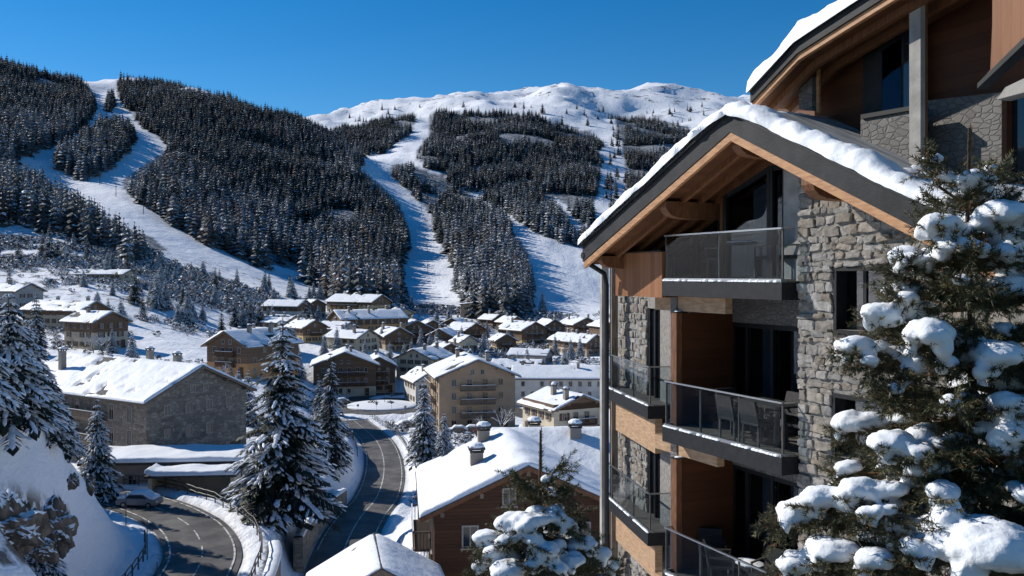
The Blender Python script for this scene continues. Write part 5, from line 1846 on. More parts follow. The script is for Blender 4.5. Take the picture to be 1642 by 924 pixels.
# stone front: right of the balconies
W1 = (*[MF.u(1336, 0), MF.u(1424, 0)], MF(1336, 528, 0)[1], MF(1336, 428, 0)[1])
W2 = (*[MF.u(1334, 0), MF.u(1442, 0)], MF(1334, 730, 0)[1], MF(1334, 630, 0)[1])
W3 = (W2[0], W2[1], W2[2] - 2.35, W2[3] - 2.35)
W0 = (W1[0] + 2.6, W1[1] + 2.8, W1[2], W1[3])
holes = [W1, W2, W3]
topw = lambda u: roofline(u) - FT - .07
b = MB()
backing(b, 0.02, 6.0, -14, MF(1280, 440, 0)[1] + .7, holes, .02, .34)
zb = MF(1280, 440, 0)[1] + .7
b.prism([(0.02, .02, zb), (6.0, .02, zb), (6.0, .02, topw(6.0)), (0.02, .02, topw(0.02))] if topw(6.0) > zb else
        [(0.02, .02, zb), ((uA + (zA - FT - .07 - zb) / slR), .02, zb), (0.02, .02, topw(0.02))], (0, .32, 0))
wallp = part(b, 'stone_wall', M['mortar'], T)
b = stones(MB(), 0.0, 6.0, -13.9, 3.2, holes, topw, .02, 4)
part(b, 'masonry', M['stone_near'], wallp)
for i, h in enumerate(holes):
    w = MB()
    a, c, e, g = h
    w.box(a, a + .07, .0, .30, e, g).box(c - .07, c, .0, .30, e, g).box(a + .07, c - .07, .0, .30, g - .07, g).box(a - .04, c + .04, -.10, .30, e - .05, e - .003)
    m = a + (c - a) * (.42 if i == 0 else .66)
    w.box(m - .035, m + .035, .2, .27, e, g - .07)
    w.box(a + .07, c - .07, .2, .27, e, e + .06)
    wo_ = part(w, 'window', M['black'], T)
    p = MB(); p.box(a + .07, m - .035, .225, .235, e + .06, g - .07).box(m + .035, c - .07, .225, .235, e + .06, g - .07)
    part(p, 'pane', M['window_glass'], wo_)
    q = MB(); q.box(a, c, .9, .95, e - .3, g + .3); part(q, 'room', M['room'], wo_)
    if i > 0:
        q = MB()
        n = 14
        for k in range(n):
            x = a + (m - a) * (.25 + .7 * k / n); q.box(x, x + .018, .36 + .02 * (k % 2), .38 + .02 * (k % 2), e + .02, g - .08)
        part(q, 'curtain', M['curtain'], wo_)

# loggias: floors, ceilings, back wall
uLg = MF.u(1062, -.35)
uW0 = MF.u(987, -.35)
yS = -.35; yK = 1.35; FH = .32


def slab(name, u0, u1, y0, y1, z, frame=MF, h=FH):
    b = MB()
    b.box(u0, u1, y0, y1, z - h, z - .012)
    s = part(b, name, M['black'], T, frame)
    b = MB(); b.box(u0 + .16, u1 - .002, y0 + .16, y1, z - .009, z + .012)
    part(b, 'deck', M['deck'], s, frame)
    return s


def glass_rail(u0, u1, y, z, frame=MF, n=2, parent=None, ret0=None, ret1=None, h=.95):
    r = MB()
    r.box(u0, u1, y - .03, y + .03, z - .010, z + .05)
    r.box(u0, u1, y - .022, y + .022, z + h - .03, z + h)
    for uu, rt in ((u0, ret0), (u1, ret1)):
        if rt is not None:
            r.box(uu - .02, uu + .02, y + .03, rt, z + h - .029, z + h - .001)
            r.box(uu - .02, uu + .02, y + .03, rt, z - .010, z + .049)
    ra = part(r, 'railing', M['rail_steel'], T, frame)
    for k in range(n + 1):
        uu = u0 + .02 + (u1 - u0 - .04) * k / n
        p = MB(); p.box(uu - .016, uu + .016, y + .012, y + .044, z + .05, z + h - .03); part(p, 'post', M['dark_steel'], ra, frame)
    for k in range(n):
        a = u0 + .04 + (u1 - u0 - .08) * k / n; c = u0 + .04 + (u1 - u0 - .08) * (k + 1) / n
        p = MB(); p.box(a + .008, c - .008, y - .006, y + .006, z + .06, z + h - .035); part(p, 'glass_panel', M['glass'], ra, frame)
    for uu, rt in ((u0, ret0), (u1, ret1)):
        if rt is not None:
            p = MB(); p.box(uu - .006, uu + .006, y + .05, rt, z + .06, z + h - .035); part(p, 'glass_panel', M['glass'], ra, frame)
    # the remains of snow along the outer sill
    st = MB()
    r_ = random.Random(int(abs(z) * 10))
    for k in range(int((u1 - u0) / .10)):
        uu = u0 + .05 + k * .10
        if r_.random() < .8: st.ell((uu, y - .036, z - .004), .09, .03 + r_.random() * .02, .02 + r_.random() * .025, 6, 3, None, .3)
    part(st, 'sill_snow', M['snow'], ra, frame)
    return ra


s0 = slab('balcony_slab', uLg, -.02, yS, yK, Z0); glass_rail(uLg + .02, -.06, yS + .05, Z0, n=2, ret1=-.03, ret0=0.3)
s1 = slab('balcony_slab', uLg, -.02, yS, yK, Z1); glass_rail(uLg + .02, -.06, yS + .05, Z1, n=3, ret1=-.03, ret0=0.05)
s2 = slab('balcony_slab', uLg, -.02, yS, yK, Z2); glass_rail(uLg + .02, -.06, yS + .05, Z2, n=3, ret1=-.03, ret0=0.05)
s3 = slab('balcony_slab', uLg, -.02, yS, yK, Z3)
# timber parapet left of the top balcony, over its own floor
b = MB(); b.box(uW0, uLg - .012, yS, yS + .09, Z0 - .36, MF(1062, 404, yS)[1]); b.box(uW0, uW0 + .09, yS + .09, yK + 1, Z0 - .36, MF(1062, 404, yS)[1] - .002)
par = part(b, 'timber_parapet', M['wood_warm'], T)
b = MB(); b.box(uW0 - .03, uLg - .014, yS - .03, yS + .12, MF(1062, 404, yS)[1] + .003, MF(1062, 404, yS)[1] + .033); part(b, 'coping', M['black'], par)
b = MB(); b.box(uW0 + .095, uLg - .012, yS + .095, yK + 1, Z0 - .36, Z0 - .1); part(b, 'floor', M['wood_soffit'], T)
# timber beams under the floors
for z in (Z0, Z1, Z2):
    b = MB(); b.box(uLg - .9, MF.u(1163 if z == Z0 else 1150, .05), .05, .22, z - FH - .33, z - FH - .02)
    part(b, 'beam', M['wood_tan'], T)
# back walls
b = MB()
b.prism([(u, yK + 1.2, z) for u, z in [(uW0 + .1, Z0 - .4), (0.0, Z0 - .4), (0.0, zs(0.0)), (uA, zs(uA)), (uW0 + .1, zs(uW0 + .1))]], (0, .1, 0))
for z in (Z1, Z2, Z3): b.box(uLg - .3, .02, yK + 1.2, yK + 1.3, z, z + 2.72)
part(b, 'back_wall', M['room'], T)
for z in (Z1, Z2, Z3):
    b = MB(); b.box(uLg, .02, yK, yK + .16, z + 2.15, z + 2.725); part(b, 'lintel', M['stone_dark'], T)
b = MB(); b.box(.03, .3, .345, yK + 1.3, -14, 1.2); part(b, 'end_wall', M['concrete'], T)
# top floor: the big raked window stands further out than the lower ones, boards above it
yT = .22
uG0, uGm, uG1 = MF.u(1159, yT), MF.u(1232, yT), MF.u(1257, yT)
zg0, zg1 = MF(1159, 312, yT)[1], MF(1232, 266, yT)[1]
zt_ = lambda u: roofline(u) - FT - .068
b = MB()
pts = [(uG0 - .1, zg0 - .05), (uGm, zg1), (.02, zg1), (.02, zt_(.02)), (uA, zt_(uA)), (uG0 - .1, zt_(uG0 - .1))]
b.prism([(u, yT, z) for u, z in pts], (0, .08, 0))
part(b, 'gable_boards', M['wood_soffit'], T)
b = MB(); b.box(uG0 - .1, uG0 - .004, yT, yK + 1.2, Z0, zg0 - .06); part(b, 'jamb', M['wood_soffit'], T)
b = MB(); b.box(uG1 + .01, .0, yT - .02, yT + .25, Z0, zg1 - .003); part(b, 'pier', M['concrete'], T)


def glazing(u0, u1, z0, tops, muls, curtain=None, name='glass_door', y=yK):
    """tops: (z at u0, z at u1)"""
    fr = MB(); w = .075
    zt = lambda u: tops[0] + (tops[1] - tops[0]) * (u - u0) / (u1 - u0)
    for u in (u0, *muls, u1):
        a, c = (u, u + w) if u == u0 else (u - w, u) if u == u1 else (u - w * .6, u + w * .6)
        fr.prism([(a, y + .02, z0), (c, y + .02, z0), (c, y + .02, zt(c)), (a, y + .02, zt(a))], (0, .12, 0))
    es = [u0, *muls, u1]
    for a, c in zip(es, es[1:]):
        a2, c2 = a + w * (1 if a == u0 else .6) + .002, c - w * (1 if c == u1 else .6) - .002
        fr.prism([(a2, y + .03, z0), (c2, y + .03, z0), (c2, y + .03, z0 + .09), (a2, y + .03, z0 + .09)], (0, .1, 0))
        fr.prism([(a2, y + .03, zt(a2) - .09), (c2, y + .03, zt(c2) - .09), (c2, y + .03, zt(c2)), (a2, y + .03, zt(a2))], (0, .1, 0))
    o = part(fr, name, M['black'], T)
    for a, c in zip(es, es[1:]):
        g = MB(); g.prism([(a + .05, y + .075, z0 + .05), (c - .05, y + .075, z0 + .05), (c - .05, y + .075, zt(c) - .05), (a + .05, y + .075, zt(a) - .05)], (0, .012, 0))
        part(g, 'pane', M['window_glass'], o)
    for (a, c) in curtain or ():
        q = MB(); n = max(4, int((c - a) / .07))
        vs = []; 
        for k in range(n * 2 + 1):
            x = a + (c - a) * k / (2 * n); yy = y + .32 + (.05 if k % 2 else 0)
            vs += [(x, yy, z0 + .03), (x, yy, zt(x) - .12)]
        q.add(vs, [(2 * k, 2 * k + 2, 2 * k + 3, 2 * k + 1) for k in range(n * 2)])
        part(q, 'curtain', M['curtain'], o)
    return o


glazing(uG0, uGm, Z0, (zg0, zg1 - .003), [], [(uG0 + .55, uGm - .05)], y=yT)
glazing(uGm + .012, uG1, Z0, (zg1 - .004, zg1 - .004), [], [(uGm + .12, uG1 - .1)], y=yT)
uq0, uq1 = MF.u(1075, .9), MF.u(1152, .9)
glazing(uq0, uq1, Z0, (zs(uq0) - .03, zs(uq1) - .03), [MF.u(1112, .9)], None, y=.9)
for z in (Z1, Z2):
    ua = MF.u(1172, yK)
    glazing(ua, .0, z, (z + 2.14, z + 2.14), [MF.u(1196, yK), MF.u(1236, yK)], [(MF.u(1203, yK), MF.u(1228, yK)), (MF.u(1248, yK), MF.u(1256, yK))])
glazing(MF.u(1172, yK), .0, Z3, (Z3 + 2.14, Z3 + 2.14), [-1.6], None)

# timber screens between the balconies: broad face to the camera, pale front edge
for z in (Z1, Z2, Z3):
    zt2 = z + 2.36
    b = MB(); b.box(uLg + .02, uLg + .14, .02, yK + .3, z + .013, zt2); sc = part(b, 'timber_screen', M['wood_panel'], T)
    b = MB(); b.box(uLg - .02, uLg + .18, -.12, .018, z + .013, zt2 + .01); part(b, 'screen_edge', M['wood_beam'], sc)
    b = MB(); b.box(uLg - .02, uLg + .18, -.13, yK + .3, zt2 + .013, zt2 + .035); b.cur = 1
    for k in range(8): b.ell((uLg + .08, 0 + k * .13, zt2 + .03), .09, .1, .03 + .03 * (k % 3), 8, 4, None, .3)
    part(b, 'screen_cap', [M['black'], M['snow']], sc)
    b = MB(); b.box(uLg - .25, uLg - .021, .02, yK + 1, z - .6, z + 2.72); part(b, 'side_wall', M['stone_dark'], T)

# the rear wing, turned further away, with its narrow balconies
yW = .55
uS0, uS1 = WF.u(991, yW), WF.u(1037, yW)
uB0 = WF.u(966, 0)
b = MB()
b.box(uS0, uS1 - .02, yW + .02, yW + .3, -14, .35)
b.box(uS1 + 1.05, uS1 + 2.4, yW + .02, yW + .3, -14, Z0 - .4)
for z in (Z1, Z2): b.box(uS1 - .02, uS1 + 1.05, yW + .02, yW + .3, z + 2.3, z + 3.05 if z != Z1 else Z0 - .4)
b.box(uS0 - .35, uS0, yW + .03, 4.0, -14, .34)
wg = part(b, 'wing_wall', M['mortar'], T, WF)
b = stones(MB(), uS0, uS1, -13.9, Z0 + .45, (), None, yW + .02, 9, .12, .26)
part(b, 'masonry', M['stone_near'], wg, WF)
for z in (Z1, Z2, Z3):
    s = slab('balcony_slab', uB0, .0, 0.0, yW + .5, z, WF)
    b = MB(); b.box(uB0 + .06, -.05, .2, .38, z - FH - .85, z - FH - .01); part(b, 'beam', M['wood_tan'], T, WF)
    b = MB(); b.box(uS1 + .02, uS1 + 1.04, yW + .12, yW + .2, z + .02, z + 2.28); dd = part(b, 'wing_door', M['pane'], T, WF)
    b = MB(); b.box(uS1 - .01, uS1 + .09, yW + .05, yW + .119, z + .02, z + 2.29).box(uS1 + .48, uS1 + .56, yW + .05, yW + .119, z + .02, z + 2.29); part(b, 'door_frame', M['black'], dd, WF)
    if z != Z3: glass_rail(uB0 + .03, -.03, .05, z, WF, n=3, ret1=yW + .6)
b = MB(); b.box(uS0, uS1 + .02, yW - .03, yW + .015, Z0 - .42, Z0 + .04); part(b, 'beam', M['wood_tan'], T, WF)
# steel post, timber post and downpipe at the far corner
up = WF.u(970, 0.0)
b = MB(); b.box(up - .11, up + .11, -.12, .08, -16, .5); part(b, 'steel_post', M['concrete'], T, WF)
b = MB(); b.box(up + .16, up + .36, .10, .28, -16, .5); part(b, 'timber_post', M['wood_grey'], T, WF)
uq, zq = MF(946, 410, yF); ug, zg_ = MF(969, 432, -.6)
b = MB(); b.tube([(uL + .03, yF + .15, zL - .24), (uL + .05, yF + .16, zL - .4), (ug, -.6, zg_ - .1), (ug + .02, -.55, zg_ - .35), (ug + .02, -.55, -16)], .055, 8)
part(b, 'downpipe', M['black'], T)
# the rest of the body behind, down to the ground
b = MB(); b.box(-3.6, 6.0, 2.7, 7.6, -16, 0.4); b.box(6.0, 6.3, .4, 7.6, -16, -.6)
part(b, 'rear_body', M['stone_dark'], T)

# ------------------------------------------------------------------ the upper building behind the gable
T2 = thing('upper_apartment_house', 'upper apartment house with dark timber loggias rising behind the snowy gable', 'apartment house', (MF.o.x, MF.o.y, 0), MF.a)


def panel(pxs, y, th, name, m, parent=T2):
    """a polygon seen at these pixels, on the plane at depth y, with its own thickness"""
    b = MB()
    b.prism([(MF(px, py, y)[0], y, MF(px, py, y)[1]) for px, py in pxs], (0, th, 0))
    return part(b, name, m, parent)


yR = -.05
RL = [MF(px, py, yR) for px, py in ((1203, 146), (1277, 66), (1368, 6), (1560, -118))]
b = MB()
for (a, c) in zip(RL, RL[1:]):
    b.prism([(a[0], yR, a[1]), (c[0], yR, c[1]), (c[0], yR, c[1] - .22), (a[0], yR, a[1] - .22)][::-1], (0, 7, 0))
r2 = part(b, 'roof', M['fascia'], T2)
b = MB()
for (a, c) in zip(RL, RL[1:]):
    b.prism([(a[0], yR + .04, a[1] - .223), (c[0], yR + .04, c[1] - .223), (c[0], yR + .04, c[1] - .33), (a[0], yR + .04, a[1] - .33)][::-1], (0, .08, 0))
part(b, 'verge_board', M['wood_trim'], r2)
b = MB()
for (a, c) in zip(RL, RL[1:]):
    b.prism([(a[0], yR + .13, a[1] - .223), (c[0], yR + .13, c[1] - .223), (c[0], yR + .13, c[1] - .28), (a[0], yR + .13, a[1] - .28)][::-1], (0, 1.3, 0))
part(b, 'soffit', M['wood_soffit'], r2)
for k in range(2):
    y = .35 + k * .45
    b = MB()
    for (a, c) in zip(RL, RL[1:]):
        b.prism([(a[0], y, a[1] - .283), (c[0], y, c[1] - .283), (c[0], y, c[1] - .42), (a[0], y, a[1] - .42)][::-1], (0, .1, 0))
    part(b, 'rafter', M['wood_beam'], r2)
us_ = np.array([p[0] for p in RL]); zs_ = np.array([p[1] for p in RL])
def Pup(U, V):
    u = us_[0] - .04 + U * (us_[-1] - us_[0]); y = yR - .07 + V * 5
    return np.stack([u, y, np.interp(u, us_, zs_) + .01], -1)
v, f = snow_sheet(Pup, 6.5, 5.0, .08, .34, .5, 6, edge=.2, nscale=.7, lip=.06)
link('roof_snow', np_mesh('roof_snow', v, f, M['snow']), r2)

panel([(1281, 175), (1302, 178), (1302, 64), (1281, 80)], .65, .10, 'stone_column', M['stone_dark'])
panel([(1309, 180), (1313, 181), (1313, 50), (1309, 55)], .63, .04, 'timber_edge', M['wood_trim'])
panel([(1284, 82), (1300, 82), (1300, 58), (1284, 66)], .45, .15, 'corbel', M['wood_beam'])
panel([(1215, 190), (1400, 225), (1400, -30), (1368, -10), (1277, 50)], 2.6, .1, 'back_wall', M['wood_dark'])
panel([(1306, 210), (1392, 232), (1392, -40), (1306, 40)], 1.2, .1, 'loggia_wall', M['wood_panel'])
fr = panel([(1384, 245), (1462, 262), (1462, 22), (1384, 60)], 1.1, .12, 'loggia_window', M['black'])
panel([(1414, 180), (1444, 180), (1444, 62), (1414, 82)], 1.085, .012, 'pane', M['window_glass_up'] if 'window_glass_up' in M else M['window_glass_up'], fr)
panel([(1449, 180), (1458, 180), (1458, 54), (1449, 60)], 1.085, .012, 'pane', M['pane'], fr)
panel([(1380, 240), (1460, 262), (1460, 176), (1380, 190)], .68, .3, 'sill_wall', M['stone_dark'])
panel([(1380, 191), (1460, 177), (1460, 170), (1380, 184)], .63, .4, 'sill', M['black'])
panel([(1458, 262), (1476, 268), (1476, -130), (1458, -120)], .45, .10, 'concrete_pillar', M['concrete'])
panel([(1476.5, 268), (1484, 270), (1484, -130), (1476.5, -130)], .56, .05, 'timber_edge', M['wood_beam'])
panel([(1480, 175), (1720, 150), (1720, -200), (1480, -200)], 1.5, .1, 'loggia_wall', M['wood_panel'])
panel([(1480, 330), (1606, 360), (1606, 148), (1480, 162)], 1.30, .35, 'stone_parapet', M['stone_dark'])
panel([(1606, 400), (1720, 420), (1720, 130), (1606, 150)], 1.42, .06, 'dark_door', M['pane'])
panel([(1606, 400), (1614, 402), (1614, 150), (1606, 152)], 1.30, .118, 'door_frame', M['wood_dark'])
panel([(1598, 160), (1650, 146), (1650, 122), (1612, 140)], .95, .3, 'lintel', M['concrete'])
bd = panel([(1569, 134), (1588, 112), (1591, 40), (1592, -150), (1760, -150), (1760, -60), (1642, 66)], -.25, .10, 'board_cladding', M['wood_warm'])
panel([(1567, 142), (1760, -42), (1760, -58), (1567, 134)], -.30, .2, 'cladding_trim', M['black'], bd)
panel([(1262, 250), (1800, 300), (1800, -180), (1480, -60), (1385, 10), (1300, 62), (1262, 110)], 3.2, .1, 'rear_wall', M['wood_dark'])
b = MB(); b.box(MF.u(1480, .5), MF.u(1480, .5) + 6, .4, 3.3, 4.9, 5.1); part(b, 'upper_floor', M['wood_soffit'], T2)
b = MB(); b.box(-1.2, 7, 3.35, 7.5, -14, 3.0); part(b, 'rear_body', M['stone_dark'], T2)


# ------------------------------------------------------------------ terrace furniture
def mf(u, y, z): return MF.o + MF.U * u + MF.V * y + Vector((0, 0, z))


def chair(u, y, z, rz, label, group='dark wicker chairs on the balconies'):
    t = thing('balcony_chair', label, 'chair', mf(u, y, z), MF.a + math.radians(rz), group)
    b = MB(); b.box(-.25, .25, -.25, .25, .40, .46); b.build('seat', M['wicker'], t)
    b = MB(); b.hexa([(-.25, .20, .463), (.25, .20, .463), (.25, .25, .463), (-.25, .25, .463), (-.24, .29, .86), (.24, .29, .86), (.24, .33, .86), (-.24, .33, .86)]); b.build('backrest', M['wicker'], t)
    for sx in (-1, 1):
        b = MB(); x = sx * .265; b.box(x - .02, x + .02, -.24, .24, .63, .66); b.box(x - .015, x + .015, -.235, -.205, .0, .628); b.build('armrest', M['dark_steel'], t)
        for sy in (-.21, .21):
            b = MB(); b.box(sx * .22 - .016, sx * .22 + .016, sy - .016, sy + .016, 0, .398); b.build('leg', M['dark_steel'], t)


def table(u, y, z, L, w, label, h=.74):
    t = thing('balcony_table', label, 'table', mf(u, y, z), MF.a)
    b = MB(); b.box(-L / 2, L / 2, -w / 2, w / 2, h - .04, h); b.build('table_top', M['wicker'], t)
    for sx in (-1, 1):
        for sy in (-1, 1):
            b = MB(); b.box(sx * (L / 2 - .06) - .025, sx * (L / 2 - .06) + .025, sy * (w / 2 - .06) - .025, sy * (w / 2 - .06) + .025, 0, h - .042); b.build('leg', M['dark_steel'], t)


zd = Z1 + .013
table(-1.35, .45, zd, 1.3, .75, 'dark rectangular table on the middle balcony')
chair(-2.35, .45, zd, 90, 'chair at the far end of the table on the middle balcony')
chair(-1.7, -.02, zd, 180, 'chair nearest the glass rail left of the middle balcony table')
chair(-1.0, -.02, zd, 180, 'chair nearest the glass rail right of the middle balcony table')
chair(-1.55, .98, zd, 0, 'chair behind the table on the middle balcony')
chair(-.40, .50, zd, -90, 'chair at the stone wall end of the middle balcony table')
zd = Z0 + .013
t = thing('balcony_table', 'small round snow-topped table on the top balcony', 'table', mf(-2.0, .45, zd), MF.a)
b = MB(); b.tube([(0, 0, .70), (0, 0, .735)], .42, 20); tt = b.build('table_top', M['wicker'], t)
b = MB(); b.ell((0, 0, .74), .40, .40, .05, 14, 5, None, .05); b.build('snow_layer', M['snow'], tt)
b = MB(); b.tube([(0, 0, 0), (0, 0, .695)], .035, 8); b.build('pedestal', M['dark_steel'], t)
chair(-2.75, .45, zd, 90, 'left chair beside the round table on the top balcony')
chair(-1.25, .5, zd, -90, 'right chair beside the round table on the top balcony')
chair(-.5, .35, zd, -60, 'chair by the stone wall on the top balcony')
zd = Z2 + .013
chair(-3.2, .5, zd, 60, 'left lounge chair on the lower balcony')
chair(-2.5, .2, zd, 150, 'lounge chair by the glass rail on the lower balcony')
chair(-1.6, .7, zd, 20, 'right lounge chair on the lower balcony')
t = thing('balcony_table', 'low side table with snow on the lower balcony', 'table', mf(-2.3, .75, zd), MF.a)
b = MB(); b.box(-.4, .4, -.3, .3, .40, .44); b.cur = 1; b.ell((0, 0, .44), .36, .27, .07, 12, 5, None, .05); b.build('table_top', [M['wicker'], M['snow']], t)
for sx in (-1, 1):
    for sy in (-1, 1):
        b = MB(); b.box(sx * .34 - .02, sx * .34 + .02, sy * .24 - .02, sy * .24 + .02, 0, .398); b.build('leg', M['dark_steel'], t)

# ------------------------------------------------------------------ foreground pines: needles, wood and pillows of snow
class Needles:
    """Shoots set all round with thin needles, gathered in arrays."""
    def __init__(self, seed):
        self.r = np.random.default_rng(seed); self.V = []; self.n = 0; self.mi = []

    def shoot(self, pts, nl=.045, dens=330, brown=0.04, w=.0065):
        pts = np.asarray(pts, float)
        seg = np.r_[0, np.cumsum(np.linalg.norm(np.diff(pts, axis=0), axis=1))]
        L = seg[-1]; n = int(L * dens)
        if n < 4: return
        r = self.r
        s = np.sort(r.uniform(0, L, n))
        P = np.stack([np.interp(s, seg, pts[:, k]) for k in range(3)], -1)
        Tn = (pts[-1] - pts[0]) / (np.linalg.norm(pts[-1] - pts[0]) + 1e-9)
        a = np.cross(Tn, [0, 0, 1.0]);
        if np.linalg.norm(a) < .1: a = np.array([1.0, 0, 0])
        a /= np.linalg.norm(a); b = np.cross(a, Tn)
        an = r.uniform(0, 2 * PI, n)
        lean = r.uniform(.45, .95, n) + .35 * (s / L) ** 3
        D = (np.cos(an)[:, None] * a + np.sin(an)[:, None] * b) * 1.0 + Tn * lean[:, None]
        D /= np.linalg.norm(D, axis=1)[:, None]
        l = nl * r.uniform(.7, 1.2, n) * (1 - .35 * (s / L) ** 4)
        S = np.cross(D, r.normal(size=(n, 3))); S /= np.linalg.norm(S, axis=1)[:, None] + 1e-9
        tri = np.stack([P - S * w / 2, P + S * w / 2, P + D * l[:, None]], 1)
        self.V.append(tri.reshape(-1, 3)); self.n += n
        self.mi.append((r.random(n) < brown).astype(np.int32))

    def build(self, name, parent):
        V = np.concatenate(self.V)
        me = np_mesh(name, V, np.arange(len(V)).reshape(-1, 3), [M['needle_pine'], M['needle_brown']], False)
        me.polygons.foreach_set('material_index', np.concatenate(self.mi)[:len(me.polygons)])
        return link(name, me, parent)


def pillows(name, blobs, parent, voxel=.024, seed=0):
    """ellipsoids fused into soft lumps of snow (evaluated once, then a plain mesh)"""
    b = MB()
    for c, rx, ry, rz, ang in blobs:
        b.ell(c, rx, ry, rz, 14, 9, Matrix.Rotation(ang, 3, 'Z'), .55)
    me = b.mesh('tmp', M['snow'])
    o = bpy.data.objects.new('tmp', me); COL.objects.link(o)
    m = o.modifiers.new('r', 'REMESH'); m.mode = 'VOXEL'; m.voxel_size = voxel
    s = o.modifiers.new('s', 'SMOOTH'); s.factor = .5; s.iterations = 5
    dg = bpy.context.evaluated_depsgraph_get()
    ev = o.evaluated_get(dg)
    me2 = bpy.data.meshes.new_from_object(ev)
    bpy.data.objects.remove(o); bpy.data.meshes.remove(me)
    n = len(me2.vertices)
    co = np.empty(n * 3); nr = np.empty(n * 3)
    me2.vertices.foreach_get('co', co); me2.vertices.foreach_get('normal', nr)
    co = co.reshape(-1, 3); nr = nr.reshape(-1, 3)
    d = .030 * fbm(co[:, 0] / .09 + co[:, 2] * 5, co[:, 1] / .09 + co[:, 2] * 7, seed, 3) + .007 * fbm(co[:, 0] / .022 + co[:, 2] * 30, co[:, 1] / .022, seed + 3, 2)
    co = co + nr * d[:, None]
    polys = [tuple(p.vertices) for p in me2.polygons]
    par = np.arange(n)                          # every lump that stays apart is a part of its own
    ed = np.array([tuple(e.vertices) for e in me2.edges])
    while True:
        m_ = np.minimum(par[ed[:, 0]], par[ed[:, 1]])
        q = par.copy(); np.minimum.at(q, ed[:, 0], m_); np.minimum.at(q, ed[:, 1], m_); q = q[q]
        if (q == par).all(): break
        par = q
    bpy.data.meshes.remove(me2)
    for root in np.unique(par):
        idx = np.nonzero(par == root)[0]
        if len(idx) < 60: continue
        mp = {int(v): i for i, v in enumerate(idx)}
        fs = [[mp[v] for v in p] for p in polys if p[0] in mp]
        k = bpy.data.meshes.new(name); k.from_pydata(co[idx].tolist(), [], fs)
        k.polygons.foreach_set('use_smooth', [True] * len(k.polygons)); k.materials.append(M['snow']); k.update()
        link(name, k, parent)


